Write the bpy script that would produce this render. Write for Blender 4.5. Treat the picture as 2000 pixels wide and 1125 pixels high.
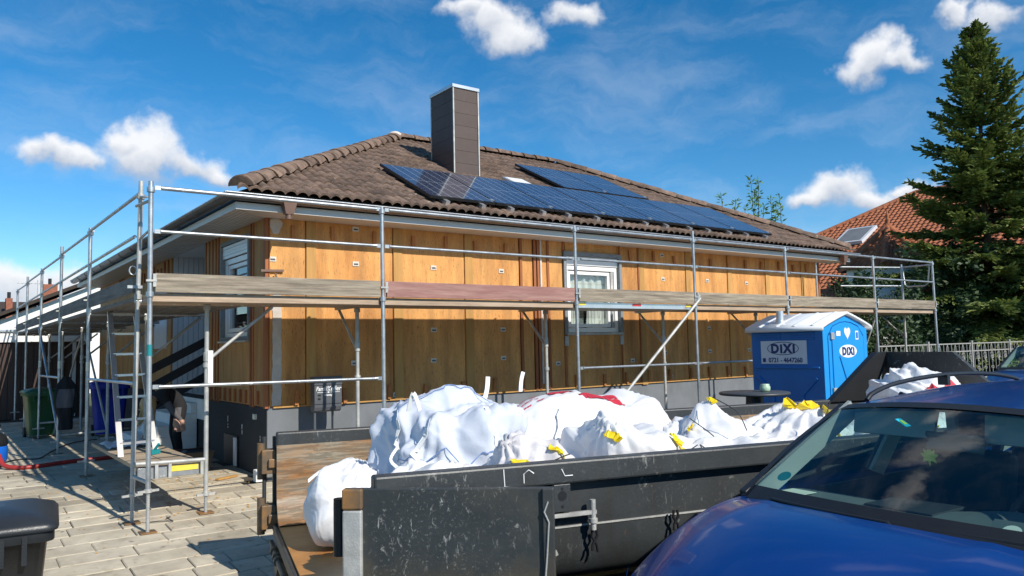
import bpy, bmesh, math, random
from mathutils import Vector, Matrix, Euler, noise
R = math.radians
random.seed(7)
for o in list(bpy.data.objects): bpy.data.objects.remove(o)
sc = bpy.context.scene
COL = sc.collection

# ------------------------------------------------------------------ camera
CAM = Vector((-3.678, -10.6885, 1.7603))
YAW, PITCH, ROLL, FPX = R(36.6985), R(4.2648), R(-1.2574), 1510.87
cf = Vector((math.sin(YAW)*math.cos(PITCH), math.cos(YAW)*math.cos(PITCH), math.sin(PITCH)))
r0 = Vector((math.cos(YAW), -math.sin(YAW), 0)); u0 = r0.cross(cf)
cr = r0*math.cos(ROLL)+u0*math.sin(ROLL); cu = u0*math.cos(ROLL)-r0*math.sin(ROLL)
cam_data = bpy.data.cameras.new('camera'); cam = bpy.data.objects.new('camera', cam_data); COL.objects.link(cam)
cam_data.sensor_width = 36; cam_data.lens = 36*FPX/2000; cam_data.clip_end = 3000; cam_data.clip_start = .05
mw = Matrix.Identity(4)
for i in range(3):
    mw[i][0] = cr[i]; mw[i][1] = cu[i]; mw[i][2] = -cf[i]; mw[i][3] = CAM[i]
cam.matrix_world = mw
sc.camera = cam

# ------------------------------------------------------------------ sky, sun, exposure
SUN_EL = R(37.6); SUN_H = Vector((.161, -.987)).normalized()
sv = sc.view_settings; sv.view_transform = 'Standard'; sv.look = 'None'; sv.exposure = 0.10; sv.gamma = 1
try: sv.use_curve_mapping = False
except Exception: pass
world = bpy.data.worlds.new('World'); sc.world = world; world.use_nodes = True
world.cycles.sampling_method = 'MANUAL'; world.cycles.sample_map_resolution = 512
wn = world.node_tree.nodes; wl = world.node_tree.links
for n in list(wn): wn.remove(n)
w_out = wn.new('ShaderNodeOutputWorld'); w_bg = wn.new('ShaderNodeBackground'); w_bg.inputs['Strength'].default_value = .125
sky = wn.new('ShaderNodeTexSky'); sky.sky_type = 'NISHITA'; sky.sun_disc = False
sky.sun_elevation = SUN_EL; sky.sun_rotation = math.atan2(SUN_H.x, SUN_H.y)
sky.air_density = .80; sky.dust_density = .0; sky.ozone_density = 2.2; sky.altitude = 200
hsv = wn.new('ShaderNodeHueSaturation'); hsv.inputs['Hue'].default_value = .494; hsv.inputs['Saturation'].default_value = 1.38; hsv.inputs['Value'].default_value = 1.08
wl.new(sky.outputs[0], hsv.inputs['Color'])
wtc = wn.new('ShaderNodeTexCoord')
def wnoise(vec, scale, detail, rough=.55):
    n = wn.new('ShaderNodeTexNoise'); n.inputs['Scale'].default_value = scale; n.inputs['Detail'].default_value = detail
    n.inputs['Roughness'].default_value = rough; wl.new(vec, n.inputs['Vector']); return n
def wmath(op, a, b=None, c=None):
    n = wn.new('ShaderNodeMath'); n.operation = op
    for i, x in enumerate((a, b, c)):
        if x is None: continue
        if isinstance(x, (int, float)): n.inputs[i].default_value = x
        else: wl.new(x, n.inputs[i])
    return n.outputs[0]
gen = wtc.outputs['Generated']
wob = wnoise(gen, 9, 5)
sub = wn.new('ShaderNodeVectorMath'); sub.operation = 'SUBTRACT'; wl.new(wob.outputs['Color'], sub.inputs[0]); sub.inputs[1].default_value = (.5, .5, .5)
scl = wn.new('ShaderNodeVectorMath'); scl.operation = 'SCALE'; wl.new(sub.outputs[0], scl.inputs[0]); scl.inputs['Scale'].default_value = .10
addv = wn.new('ShaderNodeVectorMath'); addv.operation = 'ADD'; wl.new(gen, addv.inputs[0]); wl.new(scl.outputs[0], addv.inputs[1])
def skydir(px, py): return (cf + cr*((px-1000)/FPX) - cu*((py-562.5)/FPX)).normalized()
# cumulus puffs: (direction, half width, half height) in radians
puffs = []
for (px, py, sx, sy) in ((285,300,100,56),(375,314,92,36),(238,270,54,38),(130,310,66,32),(430,328,54,22),
        (950,45,70,50),(985,70,85,42),(905,20,45,30),(1130,25,75,34),
        (1690,125,60,46),(1760,128,62,24),(1660,135,45,34),
        (1640,365,80,42),(1720,375,80,28),(1590,380,50,26),(1790,355,50,24),
        (1945,30,70,26),(1850,45,45,20),(60,545,130,50),(180,570,90,28)):
    puffs.append((skydir(px, py), sx/FPX*1.05, sy/FPX*1.05))
rs = random.Random(5)
for k in range(11):        # the same fair-weather cumulus goes on round the rest of the sky
    a = R(37+33) + k/11*R(360-75) + rs.uniform(-.05, .05); e = R(rs.choice((9, 12, 16, 22, 30, 40, 52)) + rs.uniform(-2, 2))
    d = Vector((math.sin(a)*math.cos(e), math.cos(a)*math.cos(e), math.sin(e)))
    puffs.append((d, rs.uniform(.08, .17), rs.uniform(.035, .07)))
for (az, el, sx, sy) in ((40,57,.20,.10),(54,47,.10,.05),(12,62,.13,.06)):
    a, e = R(az), R(el); puffs.append((Vector((math.sin(a)*math.cos(e), math.cos(a)*math.cos(e), math.sin(e))), sx, sy))
best = None
for d, sx, sy in puffs:
    rt = d.cross(Vector((0, 0, 1))).normalized(); up = rt.cross(d)
    mp = wn.new('ShaderNodeMapping'); mp.vector_type = 'TEXTURE'
    m3 = Matrix((rt, d, up)).transposed()
    mp.inputs['Location'].default_value = d; mp.inputs['Rotation'].default_value = m3.to_euler('XYZ'); mp.inputs['Scale'].default_value = (sx, .6, sy)
    wl.new(addv.outputs[0], mp.inputs['Vector'])
    ln = wn.new('ShaderNodeVectorMath'); ln.operation = 'LENGTH'; wl.new(mp.outputs[0], ln.inputs[0])
    sh = wn.new('ShaderNodeSeparateXYZ'); wl.new(mp.outputs[0], sh.inputs[0])
    v = wmath('SUBTRACT', 1.0, ln.outputs['Value'])
    if best is None: best = v; bz = sh.outputs['Z']
    else:
        gr = wn.new('ShaderNodeMapRange'); gr.interpolation_type = 'SMOOTHSTEP'; wl.new(wmath('SUBTRACT', v, best), gr.inputs['Value']); gr.inputs['From Min'].default_value = -.30; gr.inputs['From Max'].default_value = .30; g = gr.outputs[0]
        mx = wn.new('ShaderNodeMix'); mx.data_type = 'FLOAT'; wl.new(g, mx.inputs[0]); wl.new(bz, mx.inputs[2]); wl.new(sh.outputs['Z'], mx.inputs[3]); bz = mx.outputs[0]
        best = wmath('SMOOTH_MAX', best, v, .15)
fine = wnoise(gen, 19, 9, .60)
dens = wmath('ADD', best, wmath('MULTIPLY', wmath('SUBTRACT', fine.outputs['Fac'], .5), 1.35))
mr = wn.new('ShaderNodeMapRange'); mr.interpolation_type = 'SMOOTHSTEP'; wl.new(dens, mr.inputs['Value'])
mr.inputs['From Min'].default_value = .04; mr.inputs['From Max'].default_value = .68; mr.inputs['To Max'].default_value = .97
# thin cirrus streaks
cm = wn.new('ShaderNodeMapping'); cm.inputs['Rotation'].default_value = (R(12), R(-14), R(-37)); cm.inputs['Scale'].default_value = (1.6, 2.6, 7.5)
wl.new(addv.outputs[0], cm.inputs['Vector'])
ci = wnoise(cm.outputs[0], 2.2, 7, .6)
cmr = wn.new('ShaderNodeMapRange'); cmr.interpolation_type = 'SMOOTHSTEP'; wl.new(ci.outputs['Fac'], cmr.inputs['Value'])
cmr.inputs['From Min'].default_value = .40; cmr.inputs['From Max'].default_value = .80; cmr.inputs['To Max'].default_value = .22
mix1 = wn.new('ShaderNodeMix'); mix1.data_type = 'RGBA'; wl.new(cmr.outputs[0], mix1.inputs[0]); wl.new(hsv.outputs[0], mix1.inputs[6]); mix1.inputs[7].default_value = (5.4, 6.1, 6.9, 1)
ccol = wn.new('ShaderNodeMix'); ccol.data_type = 'RGBA'; ccol.inputs[6].default_value = (3.5, 4.0, 4.9, 1); ccol.inputs[7].default_value = (7.2, 7.3, 7.5, 1)
zf = wn.new('ShaderNodeMapRange'); wl.new(wmath('ADD', bz, wmath('MULTIPLY', fine.outputs['Fac'], .9)), zf.inputs['Value']); zf.inputs['From Min'].default_value = -.15; zf.inputs['From Max'].default_value = .75
wl.new(zf.outputs[0], ccol.inputs[0])
mix2 = wn.new('ShaderNodeMix'); mix2.data_type = 'RGBA'; wl.new(mr.outputs[0], mix2.inputs[0]); wl.new(mix1.outputs[2], mix2.inputs[6]); wl.new(ccol.outputs[2], mix2.inputs[7])
wl.new(mix2.outputs[2], w_bg.inputs['Color']); wl.new(w_bg.outputs[0], w_out.inputs['Surface'])
sun_d = bpy.data.lights.new('sun', 'SUN'); sun_d.energy = 5.0; sun_d.angle = R(.53); sun_d.color = (1, .945, .85)
sun = bpy.data.objects.new('sun', sun_d); COL.objects.link(sun)
to_sun = Vector((SUN_H.x*math.cos(SUN_EL), SUN_H.y*math.cos(SUN_EL), math.sin(SUN_EL)))
sun.rotation_euler = to_sun.to_track_quat('Z', 'Y').to_euler(); sun.location = (4, -20, 18)

# ------------------------------------------------------------------ materials
def mat(name, col, rough=.6, metal=0, var=.12, scale=6, bump=0, bscale=60, col2=None, mixlo=.45, mixhi=.65, stretch=(1,1,1), rnd=0, spec=.5, coat=0, detail=5, transl=0, speck=None, obj=True):
    m = bpy.data.materials.new(name); m.use_nodes = True
    nt = m.node_tree; N = nt.nodes; L = nt.links; b = N['Principled BSDF']
    b.inputs['Roughness'].default_value = rough; b.inputs['Metallic'].default_value = metal
    b.inputs['Specular IOR Level'].default_value = spec; b.inputs['Coat Weight'].default_value = coat; b.inputs['Coat Roughness'].default_value = .05
    tc = N.new('ShaderNodeTexCoord'); mp = N.new('ShaderNodeMapping'); mp.inputs['Scale'].default_value = stretch
    if rnd or obj:
        oi = N.new('ShaderNodeObjectInfo'); va = N.new('ShaderNodeVectorMath'); va.operation = 'MULTIPLY_ADD'
        L.new(oi.outputs['Random'], va.inputs[0]); va.inputs[1].default_value = (37, 17, 23); L.new(tc.outputs['Object'], va.inputs[2]); L.new(va.outputs[0], mp.inputs['Vector'])
    else: L.new(tc.outputs['Object'], mp.inputs['Vector'])
    n1 = N.new('ShaderNodeTexNoise'); n1.inputs['Scale'].default_value = scale; n1.inputs['Detail'].default_value = detail; n1.inputs['Roughness'].default_value = .6
    L.new(mp.outputs[0], n1.inputs['Vector'])
    mrr = N.new('ShaderNodeMapRange'); L.new(n1.outputs['Fac'], mrr.inputs['Value']); mrr.inputs['From Min'].default_value = .25; mrr.inputs['From Max'].default_value = .75
    mrr.inputs['To Min'].default_value = 1-var; mrr.inputs['To Max'].default_value = 1+var
    base = N.new('ShaderNodeMix'); base.data_type = 'RGBA'; base.inputs[6].default_value = (*col, 1); base.inputs[7].default_value = (*(col2 or col), 1)
    if col2:
        n2 = N.new('ShaderNodeTexNoise'); n2.inputs['Scale'].default_value = scale*.6; n2.inputs['Detail'].default_value = detail+2; n2.inputs['Roughness'].default_value = .65
        L.new(mp.outputs[0], n2.inputs['Vector'])
        m2 = N.new('ShaderNodeMapRange'); L.new(n2.outputs['Fac'], m2.inputs['Value']); m2.inputs['From Min'].default_value = mixlo; m2.inputs['From Max'].default_value = mixhi
        L.new(m2.outputs[0], base.inputs[0])
    else: base.inputs[0].default_value = 0
    mul = N.new('ShaderNodeVectorMath'); mul.operation = 'SCALE'; L.new(base.outputs[2], mul.inputs[0]); L.new(mrr.outputs[0], mul.inputs['Scale'])
    outc = mul.outputs[0]
    if rnd:
        rr = N.new('ShaderNodeMapRange'); L.new(oi.outputs['Random'], rr.inputs['Value']); rr.inputs['To Min'].default_value = 1-rnd; rr.inputs['To Max'].default_value = 1+rnd
        m3 = N.new('ShaderNodeVectorMath'); m3.operation = 'SCALE'; L.new(outc, m3.inputs[0]); L.new(rr.outputs[0], m3.inputs['Scale']); outc = m3.outputs[0]
    if speck:   # (colour, scale, threshold, softness)
        n4 = N.new('ShaderNodeTexNoise'); n4.inputs['Scale'].default_value = speck[1]; n4.inputs['Detail'].default_value = 3; L.new(mp.outputs[0], n4.inputs['Vector'])
        m4 = N.new('ShaderNodeMapRange'); L.new(n4.outputs['Fac'], m4.inputs['Value']); m4.inputs['From Min'].default_value = speck[2]; m4.inputs['From Max'].default_value = speck[2]+speck[3]
        x4 = N.new('ShaderNodeMix'); x4.data_type = 'RGBA'; L.new(m4.outputs[0], x4.inputs[0]); L.new(outc, x4.inputs[6]); x4.inputs[7].default_value = (*speck[0], 1); outc = x4.outputs[2]
    L.new(outc, b.inputs['Base Color'])
    if bump:
        n3 = N.new('ShaderNodeTexNoise'); n3.inputs['Scale'].default_value = bscale; n3.inputs['Detail'].default_value = 6; L.new(mp.outputs[0], n3.inputs['Vector'])
        bp = N.new('ShaderNodeBump'); bp.inputs['Strength'].default_value = bump; bp.inputs['Distance'].default_value = .01; L.new(n3.outputs['Fac'], bp.inputs['Height']); L.new(bp.outputs[0], b.inputs['Normal'])
    if transl:
        tr = N.new('ShaderNodeBsdfTranslucent'); L.new(outc, tr.inputs['Color']); ms = N.new('ShaderNodeMixShader'); ms.inputs[0].default_value = transl
        L.new(b.outputs[0], ms.inputs[1]); L.new(tr.outputs[0], ms.inputs[2]); L.new(ms.outputs[0], N['Material Output'].inputs['Surface'])
    return m
def glass(name, tint=(.75,.9,.86), rough=.0, refl=.07):
    m = bpy.data.materials.new(name); m.use_nodes = True; N = m.node_tree.nodes; L = m.node_tree.links
    for n in list(N): N.remove(n)
    o = N.new('ShaderNodeOutputMaterial'); t = N.new('ShaderNodeBsdfTransparent'); t.inputs[0].default_value = (*tint, 1)
    g = N.new('ShaderNodeBsdfGlossy'); g.inputs['Roughness'].default_value = rough
    lw = N.new('ShaderNodeLayerWeight'); lw.inputs['Blend'].default_value = .5; pw = N.new('ShaderNodeMath'); pw.operation = 'POWER'; L.new(lw.outputs['Facing'], pw.inputs[0]); pw.inputs[1].default_value = 5
    f = N.new('ShaderNodeMath'); f.operation = 'MULTIPLY_ADD'; L.new(pw.outputs[0], f.inputs[0]); f.inputs[1].default_value = .80; f.inputs[2].default_value = refl; ms = N.new('ShaderNodeMixShader')
    L.new(f.outputs[0], ms.inputs[0]); L.new(t.outputs[0], ms.inputs[1]); L.new(g.outputs[0], ms.inputs[2]); L.new(ms.outputs[0], o.inputs[0])
    return m
M = {}
M['forecourt'] = mat('forecourt_soil', (.11,.09,.068), .9, var=.25, scale=3, bump=.4, bscale=60)  # dark soil tone, set to cut bounce light on the front wall
M['asphalt'] = mat('asphalt', (.065,.063,.06), .9, var=.25, scale=3, bump=.5, bscale=120)
M['grass'] = mat('grass', (.06,.09,.03), .9, var=.3, scale=.3, col2=(.10,.10,.045))
M['paver'] = mat('paver', (.53,.465,.35), .85, var=.16, scale=3.5, col2=(.36,.31,.235), mixlo=.42, mixhi=.72, rnd=.11, bump=.5, bscale=70, speck=((.20,.165,.12), 9, .64, .12))
M['joint'] = mat('joint_sand', (.075,.065,.05), .95, var=.3, scale=20)
M['board'] = mat('chipboard', (.70,.345,.105), .75, var=.20, scale=5, col2=(.44,.215,.07), mixlo=.40, mixhi=.74, stretch=(1.8,1,.30), rnd=.07, bump=.3, bscale=160, speck=((.27,.13,.045), 55, .62, .07))
M['boardshade'] = mat('chipboard_shaded', (.48,.25,.085), .75, var=.15, scale=5, col2=(.36,.18,.06), stretch=(1,1.6,.35), rnd=.07, bump=.2, bscale=160)  # same chipboard, darkened in colour for the shaded side
M['batten'] = mat('batten_wood', (.50,.27,.08), .75, var=.18, scale=6, stretch=(3,1,.3), rnd=.14, bump=.2, bscale=120)
M['redwood'] = mat('red_batten', (.33,.115,.04), .75, var=.2, scale=6, stretch=(3,3,.3), rnd=.12, bump=.2, bscale=120)
M['shim'] = mat('shim_wood', (.42,.16,.045), .7, var=.2, scale=12, rnd=.2)
M['whitestrip'] = mat('torn_plaster', (.56,.50,.44), .9, var=.15, scale=10, bump=.4, bscale=60)
M['label'] = mat('sticker_paper', (.62,.58,.50), .6, var=.25, scale=60)
M['plinth'] = mat('plinth_paint', (.17,.183,.20), .85, var=.08, scale=4, bump=.25, bscale=90)
M['plinthdark'] = mat('plinth_dark', (.028,.03,.034), .75, var=.15, scale=5, bump=.3, bscale=60)  # near-black tone for the side plinth
M['pvc'] = mat('white_pvc', (.78,.78,.77), .35, var=.03, scale=3)
M['soffit'] = mat('soffit_slats', (.62,.60,.56), .5, var=.05, scale=3)
M['fascia'] = mat('fascia_white', (.66,.65,.62), .5, var=.06, scale=2)
M['gutter'] = mat('zinc_gutter', (.16,.155,.15), .45, metal=.6, var=.15, scale=6)
M['copper'] = mat('brown_outlet', (.20,.12,.09), .5, metal=.3, var=.15, scale=8)
M['tile'] = mat('roof_tile', (.20,.132,.096), .9, var=.34, scale=9, col2=(.10,.07,.053), mixlo=.42, mixhi=.66, rnd=.26, bump=.5, bscale=90, speck=((.42,.37,.30), 14, .68, .08))
M['tileback'] = mat('roof_underlay', (.05,.037,.03), .95, var=.2)
M['cladding'] = mat('chimney_slate', (.078,.052,.043), .6, var=.10, scale=5, rnd=.05)
M['zinc'] = mat('zinc_sheet', (.62,.64,.66), .38, metal=.75, var=.08, scale=5)
M['galv'] = mat('galvanised_steel', (.50,.52,.53), .42, metal=.75, var=.22, scale=9, col2=(.36,.38,.40), bump=.12, bscale=120, rnd=.08, speck=((.75,.74,.70), 24, .68, .08))
M['galvdull'] = mat('galvanised_worn', (.43,.43,.41), .6, metal=.35, var=.25, scale=7, col2=(.60,.58,.52), mixlo=.5, mixhi=.7, bump=.2, bscale=90)
M['plank'] = mat('weathered_plank', (.33,.275,.205), .85, var=.35, scale=5, col2=(.17,.135,.10), mixlo=.42, mixhi=.66, stretch=(.45,.5,8), bump=.5, bscale=60, rnd=.12, speck=((.48,.43,.35), 7, .66, .1))
M['plankred'] = mat('stained_plank', (.30,.145,.125), .8, var=.2, scale=5, col2=(.38,.22,.18), stretch=(.5,.5,6), bump=.35, bscale=60)
M['plankdark'] = mat('grey_plank', (.21,.195,.175), .9, var=.28, scale=5, col2=(.13,.12,.11), stretch=(6,.5,6), bump=.4, bscale=60)
M['deckedge'] = mat('deck_edge', (.47,.35,.25), .85, var=.22, scale=4, col2=(.33,.235,.165), stretch=(.6,.6,8), bump=.3, bscale=60)
M['ply'] = mat('platform_ply', (.40,.31,.21), .85, var=.15, scale=4, col2=(.33,.26,.18), bump=.25, bscale=90)
M['alu'] = mat('aluminium', (.72,.72,.72), .35, metal=.8, var=.08, scale=8)
M['yellow'] = mat('yellow_plastic', (.82,.60,.01), .45, var=.08, scale=10)
M['yellowlabel'] = mat('yellow_label', (.78,.62,.08), .5, var=.1, scale=12)
M['redlabel'] = mat('red_label', (.62,.04,.03), .5, var=.1, scale=12)
M['anthracite'] = mat('anthracite_paint', (.095,.10,.11), .38, var=.08, scale=4)
M['white'] = mat('white_print', (.80,.80,.80), .5, var=.02, scale=3)
M['navy'] = mat('navy_board', (.012,.016,.026), .6, var=.2, scale=5)
M['siding'] = mat('white_siding', (.60,.62,.66), .5, var=.05, scale=3)
M['render'] = mat('white_render', (.80,.79,.76), .9, var=.05, scale=3, bump=.2, bscale=60)
M['garagedoor'] = mat('brown_garage_door', (.055,.03,.022), .6, var=.15, scale=6, stretch=(4,1,.4))
M['brick'] = mat('red_brick', (.30,.11,.065), .9, var=.2, scale=8)
M['grey_wall'] = mat('whitewashed_brick', (.36,.35,.33), .9, var=.15, scale=6)
M['pane'] = glass('window_glass', (.90,.93,.92), .0)
M['darkroom'] = mat('dark_room', (.03,.03,.03), .9)
M['curtain'] = mat('curtain_fabric', (.72,.70,.66), .9, var=.1, scale=6, stretch=(8,1,1))
M['insul'] = mat('reveal_foam', (.22,.24,.25), .9, var=.2, scale=10, bump=.4, bscale=60)
M['black'] = mat('black_plastic', (.014,.015,.017), .42, var=.15, scale=8, bump=.1, bscale=120)
M['binblack'] = mat('bin_black_plastic', (.022,.024,.027), .38, var=.2, scale=5, bump=.15, bscale=140)
M['bingreen'] = mat('bin_green_plastic', (.016,.085,.03), .45, var=.12, scale=5)
M['binblue'] = mat('bin_blue_plastic', (.012,.03,.34), .45, var=.12, scale=5)
M['rubber'] = mat('rubber', (.012,.012,.012), .75, var=.1)
M['hose'] = mat('red_hose', (.36,.03,.025), .45, var=.12, scale=6)
M['blueplastic'] = mat('blue_plastic', (.01,.12,.55), .35, var=.08)
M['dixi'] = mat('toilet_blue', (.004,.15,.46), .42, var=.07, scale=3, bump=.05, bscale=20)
M['dixilit'] = mat('toilet_blue_sunlit', (.008,.27,.68), .42, var=.06, scale=3, bump=.05, bscale=20)  # cabin blue, brightened in colour for the sunlit door face
M['dixiroof'] = mat('toilet_roof_white', (.78,.79,.80), .4, var=.05, scale=4)
M['dixisign'] = mat('sign_white', (.66,.69,.74), .5, var=.03)
M['signblue'] = mat('sign_navy', (.01,.035,.16), .5, var=.05)
M['tabletop'] = mat('grey_tabletop', (.05,.055,.06), .45, var=.1, scale=5)
M['jar'] = mat('green_jar', (.42,.58,.42), .3, var=.08)
M['fence'] = mat('fence_paint', (.34,.33,.31), .5, var=.2, scale=8)
M['bark'] = mat('bark', (.10,.075,.055), .95, var=.3, scale=8, bump=.6, bscale=30)
M['needle'] = mat('spruce_needles', (.12,.175,.045), .7, var=.4, scale=1.2, col2=(.19,.23,.055), mixlo=.42, mixhi=.6, transl=.2, obj=False)
M['needletip'] = mat('spruce_tips', (.25,.30,.07), .65, var=.3, scale=2, transl=.2, obj=False)
M['cone'] = mat('spruce_cones', (.16,.09,.04), .85, var=.2)
M['leafdark'] = mat('shrub_leaves', (.035,.068,.018), .6, var=.35, scale=2, transl=.15, obj=False)
M['leaflight'] = mat('willow_leaves', (.12,.24,.03), .55, var=.25, scale=2, transl=.3, obj=False)
M['orangetile'] = mat('orange_roof_tile', (.40,.135,.055), .8, var=.25, scale=7, col2=(.26,.085,.04), mixlo=.4, mixhi=.65, bump=.3, bscale=60, obj=False)
M['skin'] = mat('skin', (.55,.31,.22), .55, var=.06)
M['cloth'] = mat('black_clothes', (.012,.012,.014), .9, var=.2, scale=10)
M['clothgrey'] = mat('grey_sleeve', (.10,.095,.105), .9, var=.15, scale=10)
M['hair'] = mat('blonde_hair', (.48,.34,.16), .55, var=.3, scale=14, stretch=(6,6,.6))
M['bagwhite'] = mat('woven_bag', (.86,.86,.87), .5, var=.03, scale=6, bump=.18, bscale=30, transl=.15)
M['bagblue'] = mat('woven_bag_pale', (.72,.76,.84), .42, var=.05, scale=6, bump=.22, bscale=26, transl=.2)
M['bagpink'] = mat('woven_bag_warm', (.80,.76,.76), .55, var=.04, scale=5, bump=.25, bscale=26, transl=.22)
M['stitch'] = mat('blue_seam', (.18,.27,.48), .7, var=.1)
M['strapwhite'] = mat('white_strap', (.82,.82,.80), .6, var=.05)
M['redprint'] = mat('red_print', (.55,.03,.05), .6, var=.15, scale=10)
M['greyprint'] = mat('dark_print', (.07,.07,.08), .6, var=.15, scale=10)
M['wire'] = mat('dark_cord', (.03,.03,.035), .7)
M['paper'] = mat('paper', (.72,.74,.62), .7, var=.06)
M['teal'] = mat('teal_sticker', (.01,.22,.24), .5, var=.08)
M['cyan'] = mat('cyan_tag', (.02,.42,.58), .4, var=.05)
M['lime'] = mat('lime_card', (.42,.62,.06), .5, var=.08)
# painted steel with rust and scratches
def steel(name, base, rust, rlo, rhi, scr=1.0, rscale=1.6, stretch=(1,1,1), extra=False):
    m = mat(name, base, .45, var=.18, scale=4, bump=.12, bscale=50, col2=rust, mixlo=rlo, mixhi=rhi, stretch=stretch, detail=7, obj=False)
    N = m.node_tree.nodes; L = m.node_tree.links; b = N['Principled BSDF']
    src = b.inputs['Base Color'].links[0].from_socket
    tc = N.new('ShaderNodeTexCoord'); acc = src
    cl = N.new('ShaderNodeTexNoise'); cl.inputs['Scale'].default_value = 2.1; cl.inputs['Detail'].default_value = 3; L.new(tc.outputs['Object'], cl.inputs['Vector'])
    clm = N.new('ShaderNodeMapRange'); clm.inputs['From Min'].default_value = .46; clm.inputs['From Max'].default_value = .64; clm.inputs['To Min'].default_value = .04; L.new(cl.outputs['Fac'], clm.inputs['Value'])
    for k, (rot, sc_, thr, colr, amp) in enumerate((((0,.5,.3),(13,3.4,4),.595,(.38,.38,.36),.85),((0,-.7,-.2),(4.5,13,4.6),.605,(.45,.44,.40),.85),((0,0,0),(26,26,26),.58,(.27,.26,.23),.6),((.4,0,0),(2.2,2.2,2.2),.66,(.26,.11,.035),.8))+((((0,0,0),(1.4,1.4,17),.47,(.075,.062,.045),.9),) if extra else ())):
        mp = N.new('ShaderNodeMapping'); mp.inputs['Rotation'].default_value = rot; mp.inputs['Scale'].default_value = sc_; L.new(tc.outputs['Object'], mp.inputs['Vector'])
        n = N.new('ShaderNodeTexNoise'); n.inputs['Scale'].default_value = 2.2; n.inputs['Detail'].default_value = 7; n.inputs['Roughness'].default_value = .72; n.inputs['Distortion'].default_value = .5; L.new(mp.outputs[0], n.inputs['Vector'])
        r = N.new('ShaderNodeMapRange'); r.inputs['From Min'].default_value = thr; r.inputs['From Max'].default_value = thr+.05; r.inputs['To Max'].default_value = amp*scr; L.new(n.outputs['Fac'], r.inputs['Value'])
        mm = N.new('ShaderNodeMath'); mm.operation = 'MULTIPLY'; L.new(r.outputs[0], mm.inputs[0])
        if k < 3: L.new(clm.outputs[0], mm.inputs[1])
        else: mm.inputs[1].default_value = 1
        x = N.new('ShaderNodeMix'); x.data_type = 'RGBA'; L.new(mm.outputs[0], x.inputs[0]); L.new(acc, x.inputs[6]); x.inputs[7].default_value = (*colr, 1); acc = x.outputs[2]
    L.new(acc, b.inputs['Base Color'])
    return m
M['steel'] = steel('skip_paint', (.036,.041,.044), (.045,.048,.048), .5, .7, .55)
M['steeldoor'] = steel('skip_door_paint', (.036,.042,.044), (.060,.058,.050), .48, .66, 1.0)
M['rustwall'] = steel('skip_scraped_wall', (.30,.255,.185), (.36,.155,.04), .44, .60, .55, stretch=(.45,.45,2.4), extra=True)
M['rustfloor'] = steel('skip_rusty_floor', (.50,.25,.075), (.36,.16,.045), .40, .66, .25)
M['rusthinge'] = steel('rusty_hinge', (.12,.09,.06), (.30,.15,.05), .42, .6, .6)
# solar glass: cell grid under a clear coat
def solar_mat():
    m = bpy.data.materials.new('solar_glass'); m.use_nodes = True; N = m.node_tree.nodes; L = m.node_tree.links; b = N['Principled BSDF']
    tc = N.new('ShaderNodeTexCoord'); s = N.new('ShaderNodeSeparateXYZ'); L.new(tc.outputs['Object'], s.inputs[0])
    acc = None
    for ax, pitch, wd in (('X', .186, .06), ('Y', .0865, .07), ('X', .0372, .05), ('Y', .865, .02)):
        a = N.new('ShaderNodeMath'); a.operation = 'DIVIDE'; L.new(s.outputs[ax], a.inputs[0]); a.inputs[1].default_value = pitch
        f = N.new('ShaderNodeMath'); f.operation = 'FRACT'; L.new(a.outputs[0], f.inputs[0])
        g = N.new('ShaderNodeMath'); g.operation = 'LESS_THAN'; L.new(f.outputs[0], g.inputs[0]); g.inputs[1].default_value = wd
        w = N.new('ShaderNodeMath'); w.operation = 'MULTIPLY'; L.new(g.outputs[0], w.inputs[0]); w.inputs[1].default_value = .22 if pitch < .05 else .75
        if acc is None: acc = w.outputs[0]
        else:
            x = N.new('ShaderNodeMath'); x.operation = 'MAXIMUM'; L.new(acc, x.inputs[0]); L.new(w.outputs[0], x.inputs[1]); acc = x.outputs[0]
    mx = N.new('ShaderNodeMix'); mx.data_type = 'RGBA'; L.new(acc, mx.inputs[0]); mx.inputs[6].default_value = (.012,.020,.055,1); mx.inputs[7].default_value = (.42,.46,.52,1)
    L.new(mx.outputs[2], b.inputs['Base Color']); b.inputs['Roughness'].default_value = .12; b.inputs['Specular IOR Level'].default_value = .45; b.inputs['Coat Weight'].default_value = .35; b.inputs['Coat Roughness'].default_value = .03
    return m
M['solar'] = solar_mat()
def stain(m, colr, scale, lo, hi, amt, stretch=(1,1,1)):      # dirt patches laid out over the whole surface
    N = m.node_tree.nodes; L = m.node_tree.links; b = N['Principled BSDF']; src = b.inputs['Base Color'].links[0].from_socket
    g = N.new('ShaderNodeNewGeometry'); mp = N.new('ShaderNodeMapping'); mp.inputs['Scale'].default_value = stretch; L.new(g.outputs['Position'], mp.inputs['Vector'])
    n = N.new('ShaderNodeTexNoise'); n.inputs['Scale'].default_value = scale; n.inputs['Detail'].default_value = 8; n.inputs['Roughness'].default_value = .62; L.new(mp.outputs[0], n.inputs['Vector'])
    r = N.new('ShaderNodeMapRange'); r.inputs['From Min'].default_value = lo; r.inputs['From Max'].default_value = hi; r.inputs['To Max'].default_value = amt; L.new(n.outputs['Fac'], r.inputs['Value'])
    x = N.new('ShaderNodeMix'); x.data_type = 'RGBA'; x.blend_type = 'MULTIPLY'; L.new(r.outputs[0], x.inputs[0]); L.new(src, x.inputs[6]); x.inputs[7].default_value = (*colr, 1); L.new(x.outputs[2], b.inputs['Base Color'])
stain(M['paver'], (.58,.54,.46), .9, .47, .70, .6); stain(M['paver'], (.55,.52,.46), 5.5, .57, .72, .6); stain(M['plinth'], (.62,.60,.55), 1.6, .48, .70, .6, (1,1,.5))
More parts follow.
